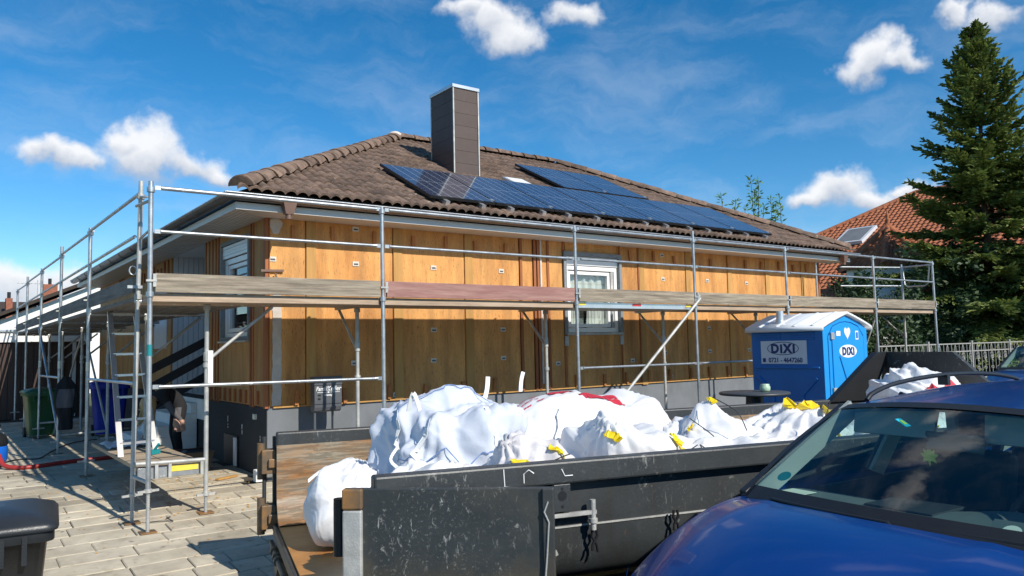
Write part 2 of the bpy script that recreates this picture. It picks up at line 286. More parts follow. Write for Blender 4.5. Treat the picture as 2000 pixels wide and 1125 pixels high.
stain(M['board'], (.62,.48,.36), .8, .46, .66, .7, (2.4,1,.35)); stain(M['board'], (.45,.34,.26), 2.2, .60, .74, .6, (2.0,1,.5))
stain(M['steel'], (.75,.55,.35), 1.3, .52, .72, .6, (3,3,.6)); stain(M['dixi'], (.72,.76,.82), 2.0, .48, .70, .5, (1,1,.5))
def grime(m, colr, z0, z1, amt):      # dried mud that has settled on the lower part
    N = m.node_tree.nodes; L = m.node_tree.links; b = N['Principled BSDF']; src = b.inputs['Base Color'].links[0].from_socket
    g = N.new('ShaderNodeNewGeometry'); sp_ = N.new('ShaderNodeSeparateXYZ'); L.new(g.outputs['Position'], sp_.inputs[0]); n = N.new('ShaderNodeTexNoise'); n.inputs['Scale'].default_value = 5; n.inputs['Detail'].default_value = 9; n.inputs['Roughness'].default_value = .7; L.new(g.outputs['Position'], n.inputs['Vector'])
    a = N.new('ShaderNodeMath'); a.operation = 'MULTIPLY_ADD'; L.new(n.outputs['Fac'], a.inputs[0]); a.inputs[1].default_value = .55; L.new(sp_.outputs['Z'], a.inputs[2])
    r = N.new('ShaderNodeMapRange'); r.inputs['From Min'].default_value = z1+.275; r.inputs['From Max'].default_value = z0+.275; r.inputs['To Max'].default_value = amt; L.new(a.outputs[0], r.inputs['Value'])
    x = N.new('ShaderNodeMix'); x.data_type = 'RGBA'; L.new(r.outputs[0], x.inputs[0]); L.new(src, x.inputs[6]); x.inputs[7].default_value = (*colr, 1); L.new(x.outputs[2], b.inputs['Base Color'])
grime(M['steeldoor'], (.13,.095,.05), .35, .72, .62); grime(M['dixi'], (.10,.12,.15), .0, .35, .6); grime(M['plinth'], (.26,.23,.18), .05, .38, .6)
stain(M['tile'], (.62,.58,.52), .7, .45, .68, .7)
M['carblue'] = mat('car_paint_blue', (.0006,.034,.185), .28, metal=.0, var=.04, scale=3, coat=.4, spec=.25, obj=False)
M['car2blue'] = mat('car_paint_navy', (.006,.05,.22), .3, metal=.25, var=.04, scale=3, coat=1.0, obj=False)
M['carglass'] = glass('windscreen_glass', (.70,.84,.82), .0, .10)
M['cartrim'] = mat('car_trim_light', (.33,.37,.35), .7, var=.05)
M['cardark'] = mat('car_trim_dark', (.016,.022,.028), .7, var=.1)
M['cardash'] = mat('car_dashboard', (.10,.125,.125), .75, var=.08)
M['lens'] = mat('headlight_lens', (.62,.64,.60), .12, var=.1, scale=10, coat=.6)

# ------------------------------------------------------------------ mesh helpers
class MB:
    def __init__(s): s.v = []; s.f = []; s.sm = []; s.mi = []; s.cur = 0
    def add(s, vs, fs, smooth=False):
        o = len(s.v); s.v += [tuple(x) for x in vs]; s.f += [tuple(i+o for i in f) for f in fs]; s.sm += [smooth]*len(fs); s.mi += [s.cur]*len(fs); return s
    def box(s, x0, x1, y0, y1, z0, z1, m=None):
        vs = [Vector((x, y, z)) for z in (z0, z1) for y in (y0, y1) for x in (x0, x1)]
        if m is not None: vs = [m @ v for v in vs]
        return s.add(vs, [(0,2,3,1),(4,5,7,6),(0,1,5,4),(2,6,7,3),(0,4,6,2),(1,3,7,5)])
    def bar(s, a, b, w, h, up=(0,0,1)):      # rectangular bar from a to b
        a = Vector(a); b = Vector(b); d = (b-a).normalized(); up = Vector(up); sd = d.cross(up)
        if sd.length < 1e-4: sd = d.cross(Vector((1,0,0)))
        sd.normalize(); u = sd.cross(d); vs = []
        for p in (a, b):
            for i, j in ((-1,-1),(1,-1),(1,1),(-1,1)): vs.append(p+sd*(i*w/2)+u*(j*h/2))
        return s.add(vs, [(3,2,1,0),(4,5,6,7),(0,1,5,4),(1,2,6,5),(2,3,7,6),(3,0,4,7)])
    def tube(s, a, b, r, n=10, r2=None, caps=True): return s.path([a, b], r, n, r2, caps)
    def path(s, pts, r, n=10, r2=None, caps=True):
        pts = [Vector(p) for p in pts]; k = len(pts); vs = []; fs = []; ref = None
        for i, p in enumerate(pts):
            d = (pts[min(i+1, k-1)]-pts[max(i-1, 0)]).normalized()
            if ref is None: ref = Vector((0,0,1)) if abs(d.z) < .9 else Vector((1,0,0))
            sd = d.cross(ref)
            if sd.length < 1e-5: sd = d.cross(Vector((0,1,.1)))
            sd.normalize(); u = sd.cross(d)
            rr = (r[i] if isinstance(r, (list, tuple)) else r if r2 is None else r+(r2-r)*i/(k-1))
            for j in range(n):
                a = 2*math.pi*j/n; vs.append(p+sd*(rr*math.cos(a))+u*(rr*math.sin(a)))
        for i in range(k-1):
            for j in range(n): fs.append((i*n+j, i*n+(j+1) % n, (i+1)*n+(j+1) % n, (i+1)*n+j))
        s.add(vs, fs, True)
        if caps:
            s.add(vs[:n], [tuple(range(n-1, -1, -1))]); s.add(vs[-n:], [tuple(range(n))])
        return s
    def lathe(s, c, prof, n=24):
        c = Vector(c); vs = []; fs = []
        for (r, z) in prof:
            for j in range(n): vs.append(c+Vector((r*math.cos(2*math.pi*j/n), r*math.sin(2*math.pi*j/n), z)))
        for i in range(len(prof)-1):
            for j in range(n): fs.append((i*n+j, i*n+(j+1) % n, (i+1)*n+(j+1) % n, (i+1)*n+j))
        return s.add(vs, fs, True)
    def grid(s, fn, nu, nv, smooth=True, flip=False):
        vs = [fn(i/nu, j/nv) for j in range(nv+1) for i in range(nu+1)]; fs = []
        for j in range(nv):
            for i in range(nu):
                q = (j*(nu+1)+i, j*(nu+1)+i+1, (j+1)*(nu+1)+i+1, (j+1)*(nu+1)+i)
                fs.append(q[::-1] if flip else q)
        return s.add(vs, fs, smooth)
    def prism(s, poly, h, m=None):           # polygon in local xy extruded along z by h
        n = len(poly); vs = [Vector((x, y, 0)) for x, y in poly]+[Vector((x, y, h)) for x, y in poly]
        if m is not None: vs = [m @ v for v in vs]
        return s.add(vs, [tuple(range(n-1, -1, -1)), tuple(range(n, 2*n))]+[(i, (i+1) % n, n+(i+1) % n, n+i) for i in range(n)])
    def mesh(s, name, mats, off=None):
        me = bpy.data.meshes.new(name)
        vs = s.v if off is None else [(x-off[0], y-off[1], z-off[2]) for x, y, z in s.v]
        me.from_pydata(vs, [], s.f); me.polygons.foreach_set('use_smooth', s.sm)
        for m_ in (mats if isinstance(mats, (list, tuple)) else [mats]): me.materials.append(M[m_] if isinstance(m_, str) else m_)
        if any(s.mi): me.polygons.foreach_set('material_index', s.mi)
        me.update(); return me
    def build(s, name, mats, parent=None, bevel=0, solid=0, local=False):
        off = None
        if parent is not None and not local:
            off = Vector((0,0,0)); q = parent
            while q is not None: off += q.location; q = q.parent
        o = bpy.data.objects.new(name, s.mesh(name, mats, off)); COL.objects.link(o)
        if parent is not None: o.parent = parent
        if solid:
            md = o.modifiers.new('solid', 'SOLIDIFY'); md.thickness = solid; md.offset = 0
        if bevel:
            md = o.modifiers.new('bevel', 'BEVEL'); md.width = bevel; md.segments = 2; md.limit_method = 'ANGLE'; md.angle_limit = R(40)
        return o
def tag(o, label=None, cat=None, group=None, kind=None):
    if label: o['label'] = label
    if cat: o['category'] = cat
    if group: o['group'] = group
    if kind: o['kind'] = kind
    return o
def thing(name, label, cat, loc=(0,0,0), group=None, rz=0):
    o = bpy.data.objects.new(name, None); o.empty_display_size = .1; COL.objects.link(o); o.location = loc; o.rotation_euler = (0,0,rz)
    return tag(o, label, cat, group)
def inst(name, me, parent, loc, rot=(0,0,0), scale=(1,1,1)):
    o = bpy.data.objects.new(name, me); COL.objects.link(o); o.parent = parent; o.location = loc; o.rotation_euler = rot; o.scale = scale
    return o
def wloc(parent):
    v = Vector((0,0,0)); q = parent
    while q is not None: v += q.location; q = q.parent
    return v
def text_mesh(txt, size, bold=0, shear=0, extrude=.002, spc=1.0):
    cu_ = bpy.data.curves.new('lettering', 'FONT'); cu_.body = txt; cu_.size = size; cu_.align_x = 'CENTER'; cu_.align_y = 'CENTER'; cu_.extrude = extrude; cu_.offset = bold; cu_.shear = shear; cu_.resolution_u = 4; cu_.space_character = spc
    o = bpy.data.objects.new('tmp', cu_); COL.objects.link(o); dg = bpy.context.evaluated_depsgraph_get(); dg.update()
    me = bpy.data.meshes.new_from_object(o.evaluated_get(dg)); bpy.data.objects.remove(o); me.name = 'lettering'; return me
def text(name, txt, size, m, parent, loc, rot, bold=0, sx=1, shear=0, spc=1.0):
    me = text_mesh(txt, size, bold, shear, spc=spc); me.materials.clear(); me.materials.append(M[m])
    return inst(name, me, parent, Vector(loc)-wloc(parent), rot, (sx, 1, 1))
def px(p):
    d = Vector(p)-CAM; z = d.dot(cf); return (1000+FPX*d.dot(cr)/z, 562.5-FPX*d.dot(cu)/z, z)
FACE_Y = (R(90), 0, 0)        # text lying in a plane that faces -Y
FACE_X = (R(90), 0, R(-90))   # text lying in a plane that faces -X

# ------------------------------------------------------------------ ground
def gz(y):
    if y <= -4: return -.08
    if y <= -.75: return -.08+(y+4)/3.25*.203
    if y <= 1: return .123+(y+.75)/1.75*.037
    return .16
ys = [-900,-60,-20,-12,-8,-6,-4,-3,-2,-1.4,-.75,0,1,3,6,10,16,30,80,900]
b = MB(); xs = [-900,-60,-20,-8,-4,0,6,14,24,60,900]
vs = [(x, y, gz(y)-.06) for y in ys for x in xs]; nx = len(xs)
b.add(vs, [(j*nx+i, j*nx+i+1, (j+1)*nx+i+1, (j+1)*nx+i) for j in range(len(ys)-1) for i in range(nx-1)])
tag(b.build('ground', 'grass'), kind='structure')
b = MB(); b.grid(lambda u, v: (-40+90*u, -16+11.6*v, gz(-16+11.6*v)-.03), 6, 6)
tag(b.build('road', 'asphalt'), kind='structure')
b = MB(); yy = [-4.4+i*.25 for i in range(70)]
b.add([(x, y, gz(y)-.025) for y in yy for x in (-9.0, -.15)], [(2*i, 2*i+1, 2*i+3, 2*i+2) for i in range(len(yy)-1)])
drive = tag(b.build('driveway', 'joint'), kind='structure')
b = MB(); yy = [-4.4+i*.25 for i in range(16)]
b.add([(x, y, gz(y)-.035) for y in yy for x in (-.15, 14.2)], [(2*i, 2*i+1, 2*i+3, 2*i+2) for i in range(len(yy)-1)])
tag(b.build('forecourt', 'forecourt'), kind='structure')  # unseen strip of ground, added for its bounce light
# paving stones, laid in courses parallel to the street
def paver_mesh(ln, seed):
    rr = random.Random(seed); w = .300; t = .05; e = .008; bb = MB(); j = lambda: rr.uniform(-.003, .003)
    a, c = ln/2, w/2
    top = [(-a+e+j(), -c+e+j(), 0), (a-e+j(), -c+e+j(), 0), (a-e+j(), c-e+j(), 0), (-a+e+j(), c-e+j(), 0)]
    mid = [(-a+j(), -c+j(), -e), (a+j(), -c+j(), -e), (a+j(), c+j(), -e), (-a+j(), c+j(), -e)]
    bot = [(x, y, -t) for x, y, z in mid]
    bb.add(top+mid+bot, [(0,1,2,3)]+[(4+i, 4+(i+1) % 4, (i+1) % 4, i) for i in range(4)]+[(8+i, 8+(i+1) % 4, 4+(i+1) % 4, 4+i) for i in range(4)])
    return bb.mesh('paving_stone', 'paver')
PV = {ln: [paver_mesh(ln-.008, int(ln*1000)+k) for k in range(3)] for ln in (.31, .46, .61)}
slots = []; row = 0; y = -6.3
rp = random.Random(3)
while y < 12:
    x = -4.9-rp.random()*.5
    while x < -.3:
        ln = rp.choice((.31, .46, .46, .61, .61))
        x2 = x+ln
        lim = -.27 if y > -.9 else (.6 if y > -4.2 else -1.0)
        if y <= -4.2: lim = .2
        if x+ln/2 < lim: slots.append((x+ln/2, y, ln))
        x = x2
    y += .311
vis = []
for (x, y, ln) in slots:
    p = px((x, y, gz(y)))
    inf = -60 < p[0] < 2060 and p[1] < 1190 and p[2] > 0
    vis.append((0 if inf else 1, p[2], x, y, ln))
vis.sort()
def ptilt(y): return math.atan((gz(y+.15)-gz(y-.15))/.3)
rest = MB()
for k, (_, d, x, y, ln) in enumerate(vis):
    lift = rp.uniform(-.002, .003); tx = ptilt(y)+rp.uniform(-.006, .006); ty = rp.uniform(-.006, .006); tz = rp.uniform(-.006, .006)
    me = PV[ln][rp.randrange(3)]
    if k < 295: inst('paving_stone', me, drive, (x, y, gz(y)+lift), (tx, ty, tz))
    else:
        mt = Matrix.Translation((x, y, gz(y)+lift)) @ Euler((tx, ty, tz)).to_matrix().to_4x4()
        rest.add([mt @ v.co for v in me.vertices], [tuple(p.vertices) for p in me.polygons])
tag(rest.build('paving_stones', 'paver', drive), kind='stuff')

# ------------------------------------------------------------------ the bungalow
HX, HY, HB, HT, HL = -.257, -.748, 1.0325, 3.511, 12.744
XR = HX+HL; YB = 11.9
house = thing('bungalow', 'single storey bungalow stripped to yellow chipboard under a brown hip roof', 'house', (HX, HY, .1))
# --- plinth
b = MB(); b.box(HX+.03, XR-.03, HY+.02, HY+.3, -.1, HB); pl = b.build('plinth', 'plinth', house)
b = MB(); b.box(HX+.02, HX+.3, HY+.021, YB, -.1, HB-.004); pld = b.build('plinth', 'plinthdark', house); pld['label'] = 'dark plinth along the side wall'
# cellar window in the side plinth
b = MB(); b.box(HX-.005, HX+.04, .40, 1.02, .16, .58); cw = b.build('cellar_window', 'black', house)
b = MB()
for (y0, y1) in ((.42,.50),): b.box(HX-.03, HX+.0, y0, y1, .17, .56)
b.build('frame', 'pvc', cw)
b = MB(); b.box(HX-.012, HX+.05, -.35, -.27, .86, .93); b.build('junction_box', 'paper', house)
b = MB()
rq = random.Random(9)
for (y0, z0, z1) in ((-.5,.22,.68),(.25,.62,.78),(.9,.66,.82)):
    z = z0
    while z < z1: zz = z+rq.uniform(.02,.06); b.box(HX+.012, HX+.022, y0+rq.uniform(-.012,.0), y0+rq.uniform(.006,.02), z, zz); z = zz+rq.uniform(0,.03)
b.build('mortar_residue', 'whitestrip', house)
# --- front wall: chipboard panels on a carcass, gaps between them
WX0, WX1, WZ0, WZ1 = 4.86, 6.10, 1.96, 3.27          # window opening
fw = MB(); fy = HY+.03
fw.box(HX+.02, WX0, fy, fy+.2, HB, HT+.1); fw.box(WX1, XR-.01, fy, fy+.2, HB, HT+.1); fw.box(WX0, WX1, fy, fy+.2, HB, WZ0); fw.box(WX0, WX1, fy, fy+.2, WZ1, HT+.1)
front = fw.build('front_wall', 'redwood', house)
def panel(x0, x1, z0, z1, name='wall_panel', m='board', dy=0, g=.006):
    bb = MB(); bb.box(x0+g, x1-g, HY+dy, HY+.028, z0, z1); return bb.build(name, m, front, bevel=.002)
J = [-.235, .28, 1.59, 2.82, 3.88]
for i in range(4): panel(J[i], J[i+1], HB+.01, HT+.02)
panel(3.94, 4.16, HB+.01, HT+.02); panel(4.30, 4.48, HB+.01, HT+.02)
panel(4.48, WX0, HB+.01, HT+.02); panel(WX0, WX1, HB+.01, WZ0-.01); panel(WX0, WX1, WZ1+.01, HT+.02)
J2 = [WX1, 6.63, 7.91, 9.18, 10.45, 11.77, XR-.03]
for i in range(6): panel(J2[i], J2[i+1], HB+.01, HT+.02)
for x in (.29, 1.60, 2.83, 6.64, 7.92, 9.19, 10.46, 11.78):          # cover strips
    bb = MB(); bb.box(x, x+.14+random.uniform(-.01,.01), HY-.014, HY-.001, HB+.0 if random.random() < .5 else HB-.03, HT+.01); bb.build('cover_strip', 'batten', front, bevel=.002)
for x, w in ((3.885,.05),(4.17,.05),(4.245,.045),(4.455,.045),(4.80,.03),(6.13,.03),(6.60,.025)):
    bb = MB(); z0 = HB if x < 4.7 else HB+.02
    bb.box(x, x+w, HY-.022, HY-.003, z0, HT+.015); bb.build('red_batten', 'redwood', front, bevel=.002)
bb = MB(); bb.box(4.300, 4.335, HY-.030, HY-.012, HB+.1, HT+.01); bb.build('pale_lath', 'whitestrip', front)
bb = MB(); bb.box(XR-.045, XR+.0, HY-.018, HY+.02, HB, HT+.02); bb.build('red_batten', 'redwood', front)
# bottom edge slat, lit from above
bb = MB(); bb.box(HX+.1, XR-.03, HY-.012, HY+.02, HB-.012, HB+.008); bb.build('bottom_slat', 'batten', front)
# corner timbers and torn plaster strip at the near corner
for (x0, x1, y0, y1) in ((HX-.012, HX+.03, HY-.014, HY+.06), (HX+.033, HX+.05, HY-.018, HY-.001)):
    bb = MB(); bb.box(x0, x1, y0, y1, HB-.01, HT+.02); bb.build('corner_post', 'redwood', front, bevel=.003)
bb = MB(); rq = random.Random(4); n = 26; L_ = []; R_ = []
for i in range(n+1):
    z = HB+.02+(2.66-HB)*i/n; L_.append((-.175+rq.uniform(-.012,.01), z)); R_.append((-.055+rq.uniform(-.006,.01), z))
bb.add([(x, HY-.008, z) for x, z in L_]+[(x, HY-.008, z) for x, z in R_], [(i, n+1+i, n+2+i, i+1) for i in range(n)]); bb.build('torn_strip', 'whitestrip', front, solid=.008)
bb = MB(); P_ = [(.0+.085*math.cos(a)*(1+.25*math.sin(3*a)), .11*math.sin(a)) for a in [i*math.pi/8 for i in range(16)]]
bb.prism([(-.13+x, 3.40+z) for x, z in P_], .008, Matrix.Translation((0, HY-.002, 0)) @ Matrix.Rotation(R(90), 4, 'X')); bb.build('torn_strip', 'whitestrip', front)
bb = MB(); bb.bar((-.33, HY-.03, 2.80), (-.03, HY-.03, 2.81), .02, .03); bb.bar((-.15, HY-.05, 2.77), (-.10, HY-.05, 2.62), .02, .02); bb.build('clamp', 'copper', front)
# wooden shims hanging at the top and bottom of the wall
rq = random.Random(11)
def shim(x, z, h=.19, tilt=None):
    t = rq.uniform(-.14, .10) if tilt is None else tilt
    m_ = Matrix.Translation((x, HY-.03, z)) @ Matrix.Rotation(t, 4, 'Y'); q = MB(); q.box(-.026, .026, -.012, .012, -h/2, h/2, m_); q.build('wood_shim', 'shim', front, bevel=.002)
for x in (.10,.66,1.29,1.92,2.48,3.02,3.60): shim(x, 3.33+rq.uniform(-.03,.03))
x = 6.4
while x < 12.3: shim(x, 3.33+rq.uniform(-.04,.04)); x += .54+rq.uniform(-.06,.08)
x = .15
while x < 12.2:
    if not 4.7 < x < 5.0: shim(x, 1.15+rq.uniform(-.02,.02), .2)
    x += .60+rq.uniform(-.08,.10)
for (x, z) in ((-.17,2.96),(1.01,3.44),(1.01,2.95),(2.27,2.95),(3.52,2.95),(2.26,2.02),(3.53,2.02),(2.25,1.57),(.98,1.57),(1.62,1.10),(3.53,1.57),(2.27,1.10),(7.27,2.95),(7.27,3.40),(8.55,2.96),(8.55,2.02),(8.55,1.57),(7.27,1.57),(7.4,1.12),(4.65,1.45),(6.4,1.45),(9.8,1.57),(9.8,2.95)):
    q = MB(); q.box(x-.048, x+.048, HY-.010, HY-.002, z-.033, z+.033); q.cur = 1; q.box(x-.030, x+.034, HY-.0125, HY-.0105, z-.016, z+.006); q.build('sticker', ['label', 'greyprint'], front)
# front window
win = MB(); win.box(WX0-.06, WX0, HY-.05, HY+.12, WZ0-.03, WZ1+.07); win.box(WX1, WX1+.06, HY-.05, HY+.12, WZ0-.03, WZ1+.07); win.box(WX0, WX1, HY-.05, HY+.12, WZ1, WZ1+.07)
window = win.build('window', 'insul', house); window['label'] = 'white window with sheer curtain in the front wall'
def frame_boxes(x0, x1, z0, z1, w, y0, y1):
    q = MB(); q.box(x0, x1, y0, y1, z1-w, z1); q.box(x0, x1, y0, y1, z0, z0+w); q.box(x0, x0+w, y0, y1, z0+w, z1-w); q.box(x1-w, x1, y0, y1, z0+w, z1-w); return q
q = frame_boxes(WX0+.002, WX1-.002, WZ0+.002, WZ1-.16, .075, HY+.02, HY+.09); q.build('window_frame', 'pvc', window, bevel=.006)
q = MB(); q.box(WX0+.002, WX1-.002, HY+.0, HY+.1, WZ1-.155, WZ1-.003); q.build('shutter_box', 'pvc', window, bevel=.006)
q = frame_boxes(WX0+.09, WX1-.16, WZ0+.09, WZ1-.25, .06, HY+.045, HY+.11); q.build('sash', 'pvc', window, bevel=.006)
q = MB(); q.box(WX1-.15, WX1-.085, HY+.03, HY+.11, WZ0+.08, WZ1-.24); q.build('guide_rail', 'galvdull', window)
q = MB(); q.box(WX0+.14, WX1-.21, HY+.075, HY+.081, WZ0+.14, WZ1-.30); q.build('pane', 'pane', window)
def curt(x0, x1, z0, z1, ph, m):
    q = MB(); q.grid(lambda u, v: (x0+(x1-x0)*u, HY+.16+.025*math.sin(u*34+ph+2*v)+.01*math.sin(u*77), z0+(z1-z0)*v), 60, 6); q.build('curtain', m, window)
curt(WX0+.10, WX1-.16, WZ0+.62, WZ1-.24, 0, 'curtain'); curt(WX0+.10, WX0+.42, WZ0+.08, WZ0+.66, 1, 'curtain'); curt(WX0+.62, WX1-.16, WZ0+.08, WZ0+.66, 2, 'curtain')
q = MB(); q.box(WX0, WX1, HY+.24, HY+.26, WZ0, WZ1); q.build('room', 'darkroom', window)
q = MB(); q.box(WX0-.03, WX1+.05, HY-.07, HY+.05, WZ0-.045, WZ0-.004); q.build('sill', 'galvdull', window)
for x in (WX0-.02, WX1+.03):
    q = MB(); q.box(x-.04, x+.04, HY-.03, HY+.0, WZ0-.22, WZ0-.06); q.build('bracket', 'galvdull', window)
# --- side wall (shaded), window, entrance recess
RY0, RY1 = 2.05, 4.30
SW0, SW1, SZ0, SZ1 = -.12, 1.08, 1.95, 3.32
sb = MB(); sx0, sx1 = HX+.03, HX+.2
sb.box(sx0, sx1, HY+.24, SW0, HB, HT+.1); sb.box(sx0, sx1, SW0, SW1, HB, SZ0); sb.box(sx0, sx1, SW0, SW1, SZ1, HT+.1); sb.box(sx0, sx1, SW1, RY0, HB, HT+.1); sb.box(sx0, sx1, RY1, YB, HB, HT+.1)
side = sb.build('side_wall', 'redwood', house)
def spanel(y0, y1, z0, z1, m='boardshade', dx=0, name='wall_panel'):
    bb = MB(); bb.box(HX+dx, HX+.028, y0+.006, y1-.006, z0, z1); bb.build(name, m, side, bevel=.002)
spanel(HY+.065, SW0, HB+.01, HT+.02); spanel(SW0, SW1, HB+.01, SZ0-.02); spanel(SW0, SW1, SZ1+.01, HT+.02); spanel(SW1, RY0, HB+.01, HT+.02)
for i in range(6): spanel(RY1+i*1.266, RY1+(i+1)*1.266, HB+.01, HT+.02)
for y in (-.30, -.2, 1.30, 1.45, 1.62, 1.80, 1.99): spanel(y, y+.055, HB-.01, HT+.02, 'redwood', -.016, 'red_batten')
rq2 = random.Random(2)
for i in range(26): y = RY1+.15+i*.29; q = MB(); q.box(HX-.03, HX-.003, y, y+.05, 3.2, 3.4+rq2.uniform(-.03,.08)); q.build('wood_shim', 'redwood', side)
for i in range(10): y = -.5+i*.24; q = MB(); q.box(HX-.03, HX-.003, y, y+.04, 1.06, 1.24); q.build('wood_shim', 'redwood', side)
q = MB(); q.box(HX-.01, HX+.0, RY1+.3, RY1+1.3, 1.85, 3.05); q.build('frosted_panel', 'siding', side)
def frame_side(y0, y1, z0, z1, w, x0, x1):
    q = MB(); q.box(x0, x1, y0, y1, z1-w, z1); q.box(x0, x1, y0, y1, z0, z0+w); q.box(x0, x1, y0, y0+w, z0+w, z1-w); q.box(x0, x1, y1-w, y1, z0+w, z1-w); return q
q = frame_side(SW0-.05, SW1+.05, SZ0-.03, SZ1+.05, .05, HX-.04, HX+.12); w2 = q.build('window', 'insul', house); w2['label'] = 'shaded window with half lowered shutter in the side wall'
q = frame_side(SW0+.002, SW1-.002, SZ0+.0, SZ1-.2, .08, HX+.02, HX+.10); q.build('window_frame', 'pvc', w2, bevel=.006)
q = MB()
for i in range(4): q.box(HX-.015-.004*(i % 2), HX+.02, SW0+.0, SW1-.0, SZ1-.19+i*.046, SZ1-.148+i*.046)
q.build('roller_shutter', 'pvc', w2)
q = frame_side(SW0+.10, SW1-.10, SZ0+.09, SZ1-.29, .06, HX+.04, HX+.11); q.build('sash', 'pvc', w2, bevel=.006)
q = MB(); q.box(HX+.075, HX+.081, SW0+.15, SW1-.15, SZ0+.14, SZ1-.34); q.build('pane', 'pane', w2)
q = MB(); q.box(HX+.5, HX+.52, SW0-.3, SW1+.3, SZ0-.3, SZ1+.2); q.build('room', 'darkroom', w2)
q = MB(); q.box(HX-.08, HX+.03, SW0-.04, SW1+.04, SZ0-.06, SZ0-.035); q.build('sill', 'galvdull', w2)
# recess: white boarded end wall, lining, door, ceiling
rec = MB(); rec.box(HX+.05, 2.2, RY1+.02, RY1+.1, .9, HT+.05); recess = rec.build('entrance_recess', 'redwood', house)
q = MB()
xx = HX+.03
while xx < 2.1: q.box(xx+.004, xx+.085, RY1-.012, RY1+.018, .95, HT+.02); xx += .089
tag(q.build('siding_boards', 'siding', recess), kind='stuff')
q = MB(); q.box(HX+.2, 2.2, RY0-.1, RY0, .9, HT+.05); q.build('recess_wall', 'render', recess)
q = MB(); q.box(2.1, 2.2, RY0, RY1, .9, HT+.05); q.build('recess_wall', 'render', recess)
q = MB(); q.box(1.98, 2.1, RY0+.5, RY1-.6, 1.02, 3.1); q.build('front_door', 'anthracite', recess)
q = MB(); q.box(HX-.0, 2.2, RY0, RY1, HT+.01, HT+.06); q.build('recess_ceiling', 'pvc', recess)
q = MB(); q.lathe((.25, 3.4, HT-.03), [(0,0),(.06,.01),(.06,.04)], 12); q.build('ceiling_lamp', 'zinc', recess)
q = MB(); q.box(HX-.0, 2.2, RY0, RY1, .7, 1.02); q.build('landing', 'render', recess)
q = MB(); q.box(XR-.2, XR-.012, HY+.24, 7.6, -.1, HT+.1); q.build('side_wall', 'board', house)
q = MB(); q.box(HX+.3, XR-.2, 7.5, 7.7, -.1, HT+.1); q.build('rear_wall', 'board', house)
# --- soffit, fascia, gutter
EX0, EY0, EX1 = -.79, -1.22, 13.02
so = MB(); ns = 9
for i in range(ns):
    a = EX0+.03+(HX-EX0-.0)*i/ns; so.box(a+.004, a+.052, EY0+.03+(a-EX0), YB, HT-.012, HT-.002)
sof = so.build('soffit', 'soffit', house); sof['kind'] = 'stuff'
so = MB()
for i in range(ns):
    a = EY0+.03+(HY-EY0)*i/ns; so.box(EX0+.03+(a-EY0), EX1-.03, a+.004, a+.049, HT-.012, HT-.002)
sof = so.build('soffit', 'soffit', house); sof['kind'] = 'stuff'
q = MB(); q.box(EX0+.02, HX+.03, EY0+.02, YB, HT, HT+.02); q.box(HX+.03, EX1-.02, EY0+.02, HY+.03, HT, HT+.02); q.build('soffit_backing', 'black', house)
q = MB(); q.box(EX0, EX1, EY0, EY0+.022, HT-.015, HT+.075); q.build('fascia', 'fascia', house, bevel=.003)
q = MB(); q.box(EX0, EX0+.022, EY0+.025, YB, HT-.015, HT+.075); q.build('fascia', 'fascia', house, bevel=.003)
q = MB(); q.box(EX0+.03, EX1-.03, EY0+.03, EY0+.05, HT+.076, HT+.2); q.box(EX0+.03, EX0+.05, EY0+.06, YB, HT+.076, HT+.2); q.build('gutter_shade_strip', 'black', house)  # black strip standing in for the shadow gap behind the gutter
def gutter_prof(r=.075, n=10): return [(-r*math.cos(math.pi*i/n), -r*math.sin(math.pi*i/n)) for i in range(n+1)]
gp = gutter_prof(); GZ = HT+.155; GY = EY0-.085; GX = EX0-.085; GX1 = EX1+.085
q = MB(); rows = []
for (cx, cy, nx_, ny_) in ((GX, YB, 1, 0), (GX, GY, 1, 1), (GX1, GY, -1, 1), (GX1, 7.8, -1, 0)):
    rows.append([(cx+a*nx_, cy+a*ny_, GZ+h) for a, h in gp])
n = len(gp)
q.add([p for r_ in rows for p in r_], [(i*n+j, i*n+j+1, (i+1)*n+j+1, (i+1)*n+j) for i in range(3) for j in range(n-1)], True)
gut = q.build('gutter', 'gutter', house, solid=.004)
q = MB(); lip = [(GX-.078, YB, GZ+.002), (GX-.078, GY-.078, GZ+.002), (GX1+.078, GY-.078, GZ+.002), (GX1+.078, 7.8, GZ+.002)]
for a, c in zip(lip[:-1], lip[1:]): q.tube(a, c, .011, 8)
q.build('bead', 'galv', gut)
q = MB(); yj = GY+.4
while yj < 11: q.path([(GX+a*1.05, yj, GZ+h*1.05) for a, h in gp], .007, 6); yj += 1.05
xj = .9
while xj < 13: q.path([(xj, GY+a*1.05, GZ+h*1.05) for a, h in gp], .006, 6); xj += 1.3
q.build('gutter_clip', 'gutter', gut)
for xo in (-.16, 12.6):
    q = MB(); q.add([(xo-.09,GY-.07,GZ-.04),(xo+.09,GY-.07,GZ-.04),(xo+.09,GY+.07,GZ-.04),(xo-.09,GY+.07,GZ-.04),(xo-.05,GY-.045,GZ-.20),(xo+.05,GY-.045,GZ-.20),(xo+.05,GY+.045,GZ-.20),(xo-.05,GY+.045,GZ-.20)], [(0,1,5,4),(1,2,6,5),(2,3,7,6),(3,0,4,7),(4,5,6,7)])
    q.tube((xo, GY, GZ-.20), (xo, GY, GZ-.26), .04, 12); q.build('outlet', 'copper', gut)
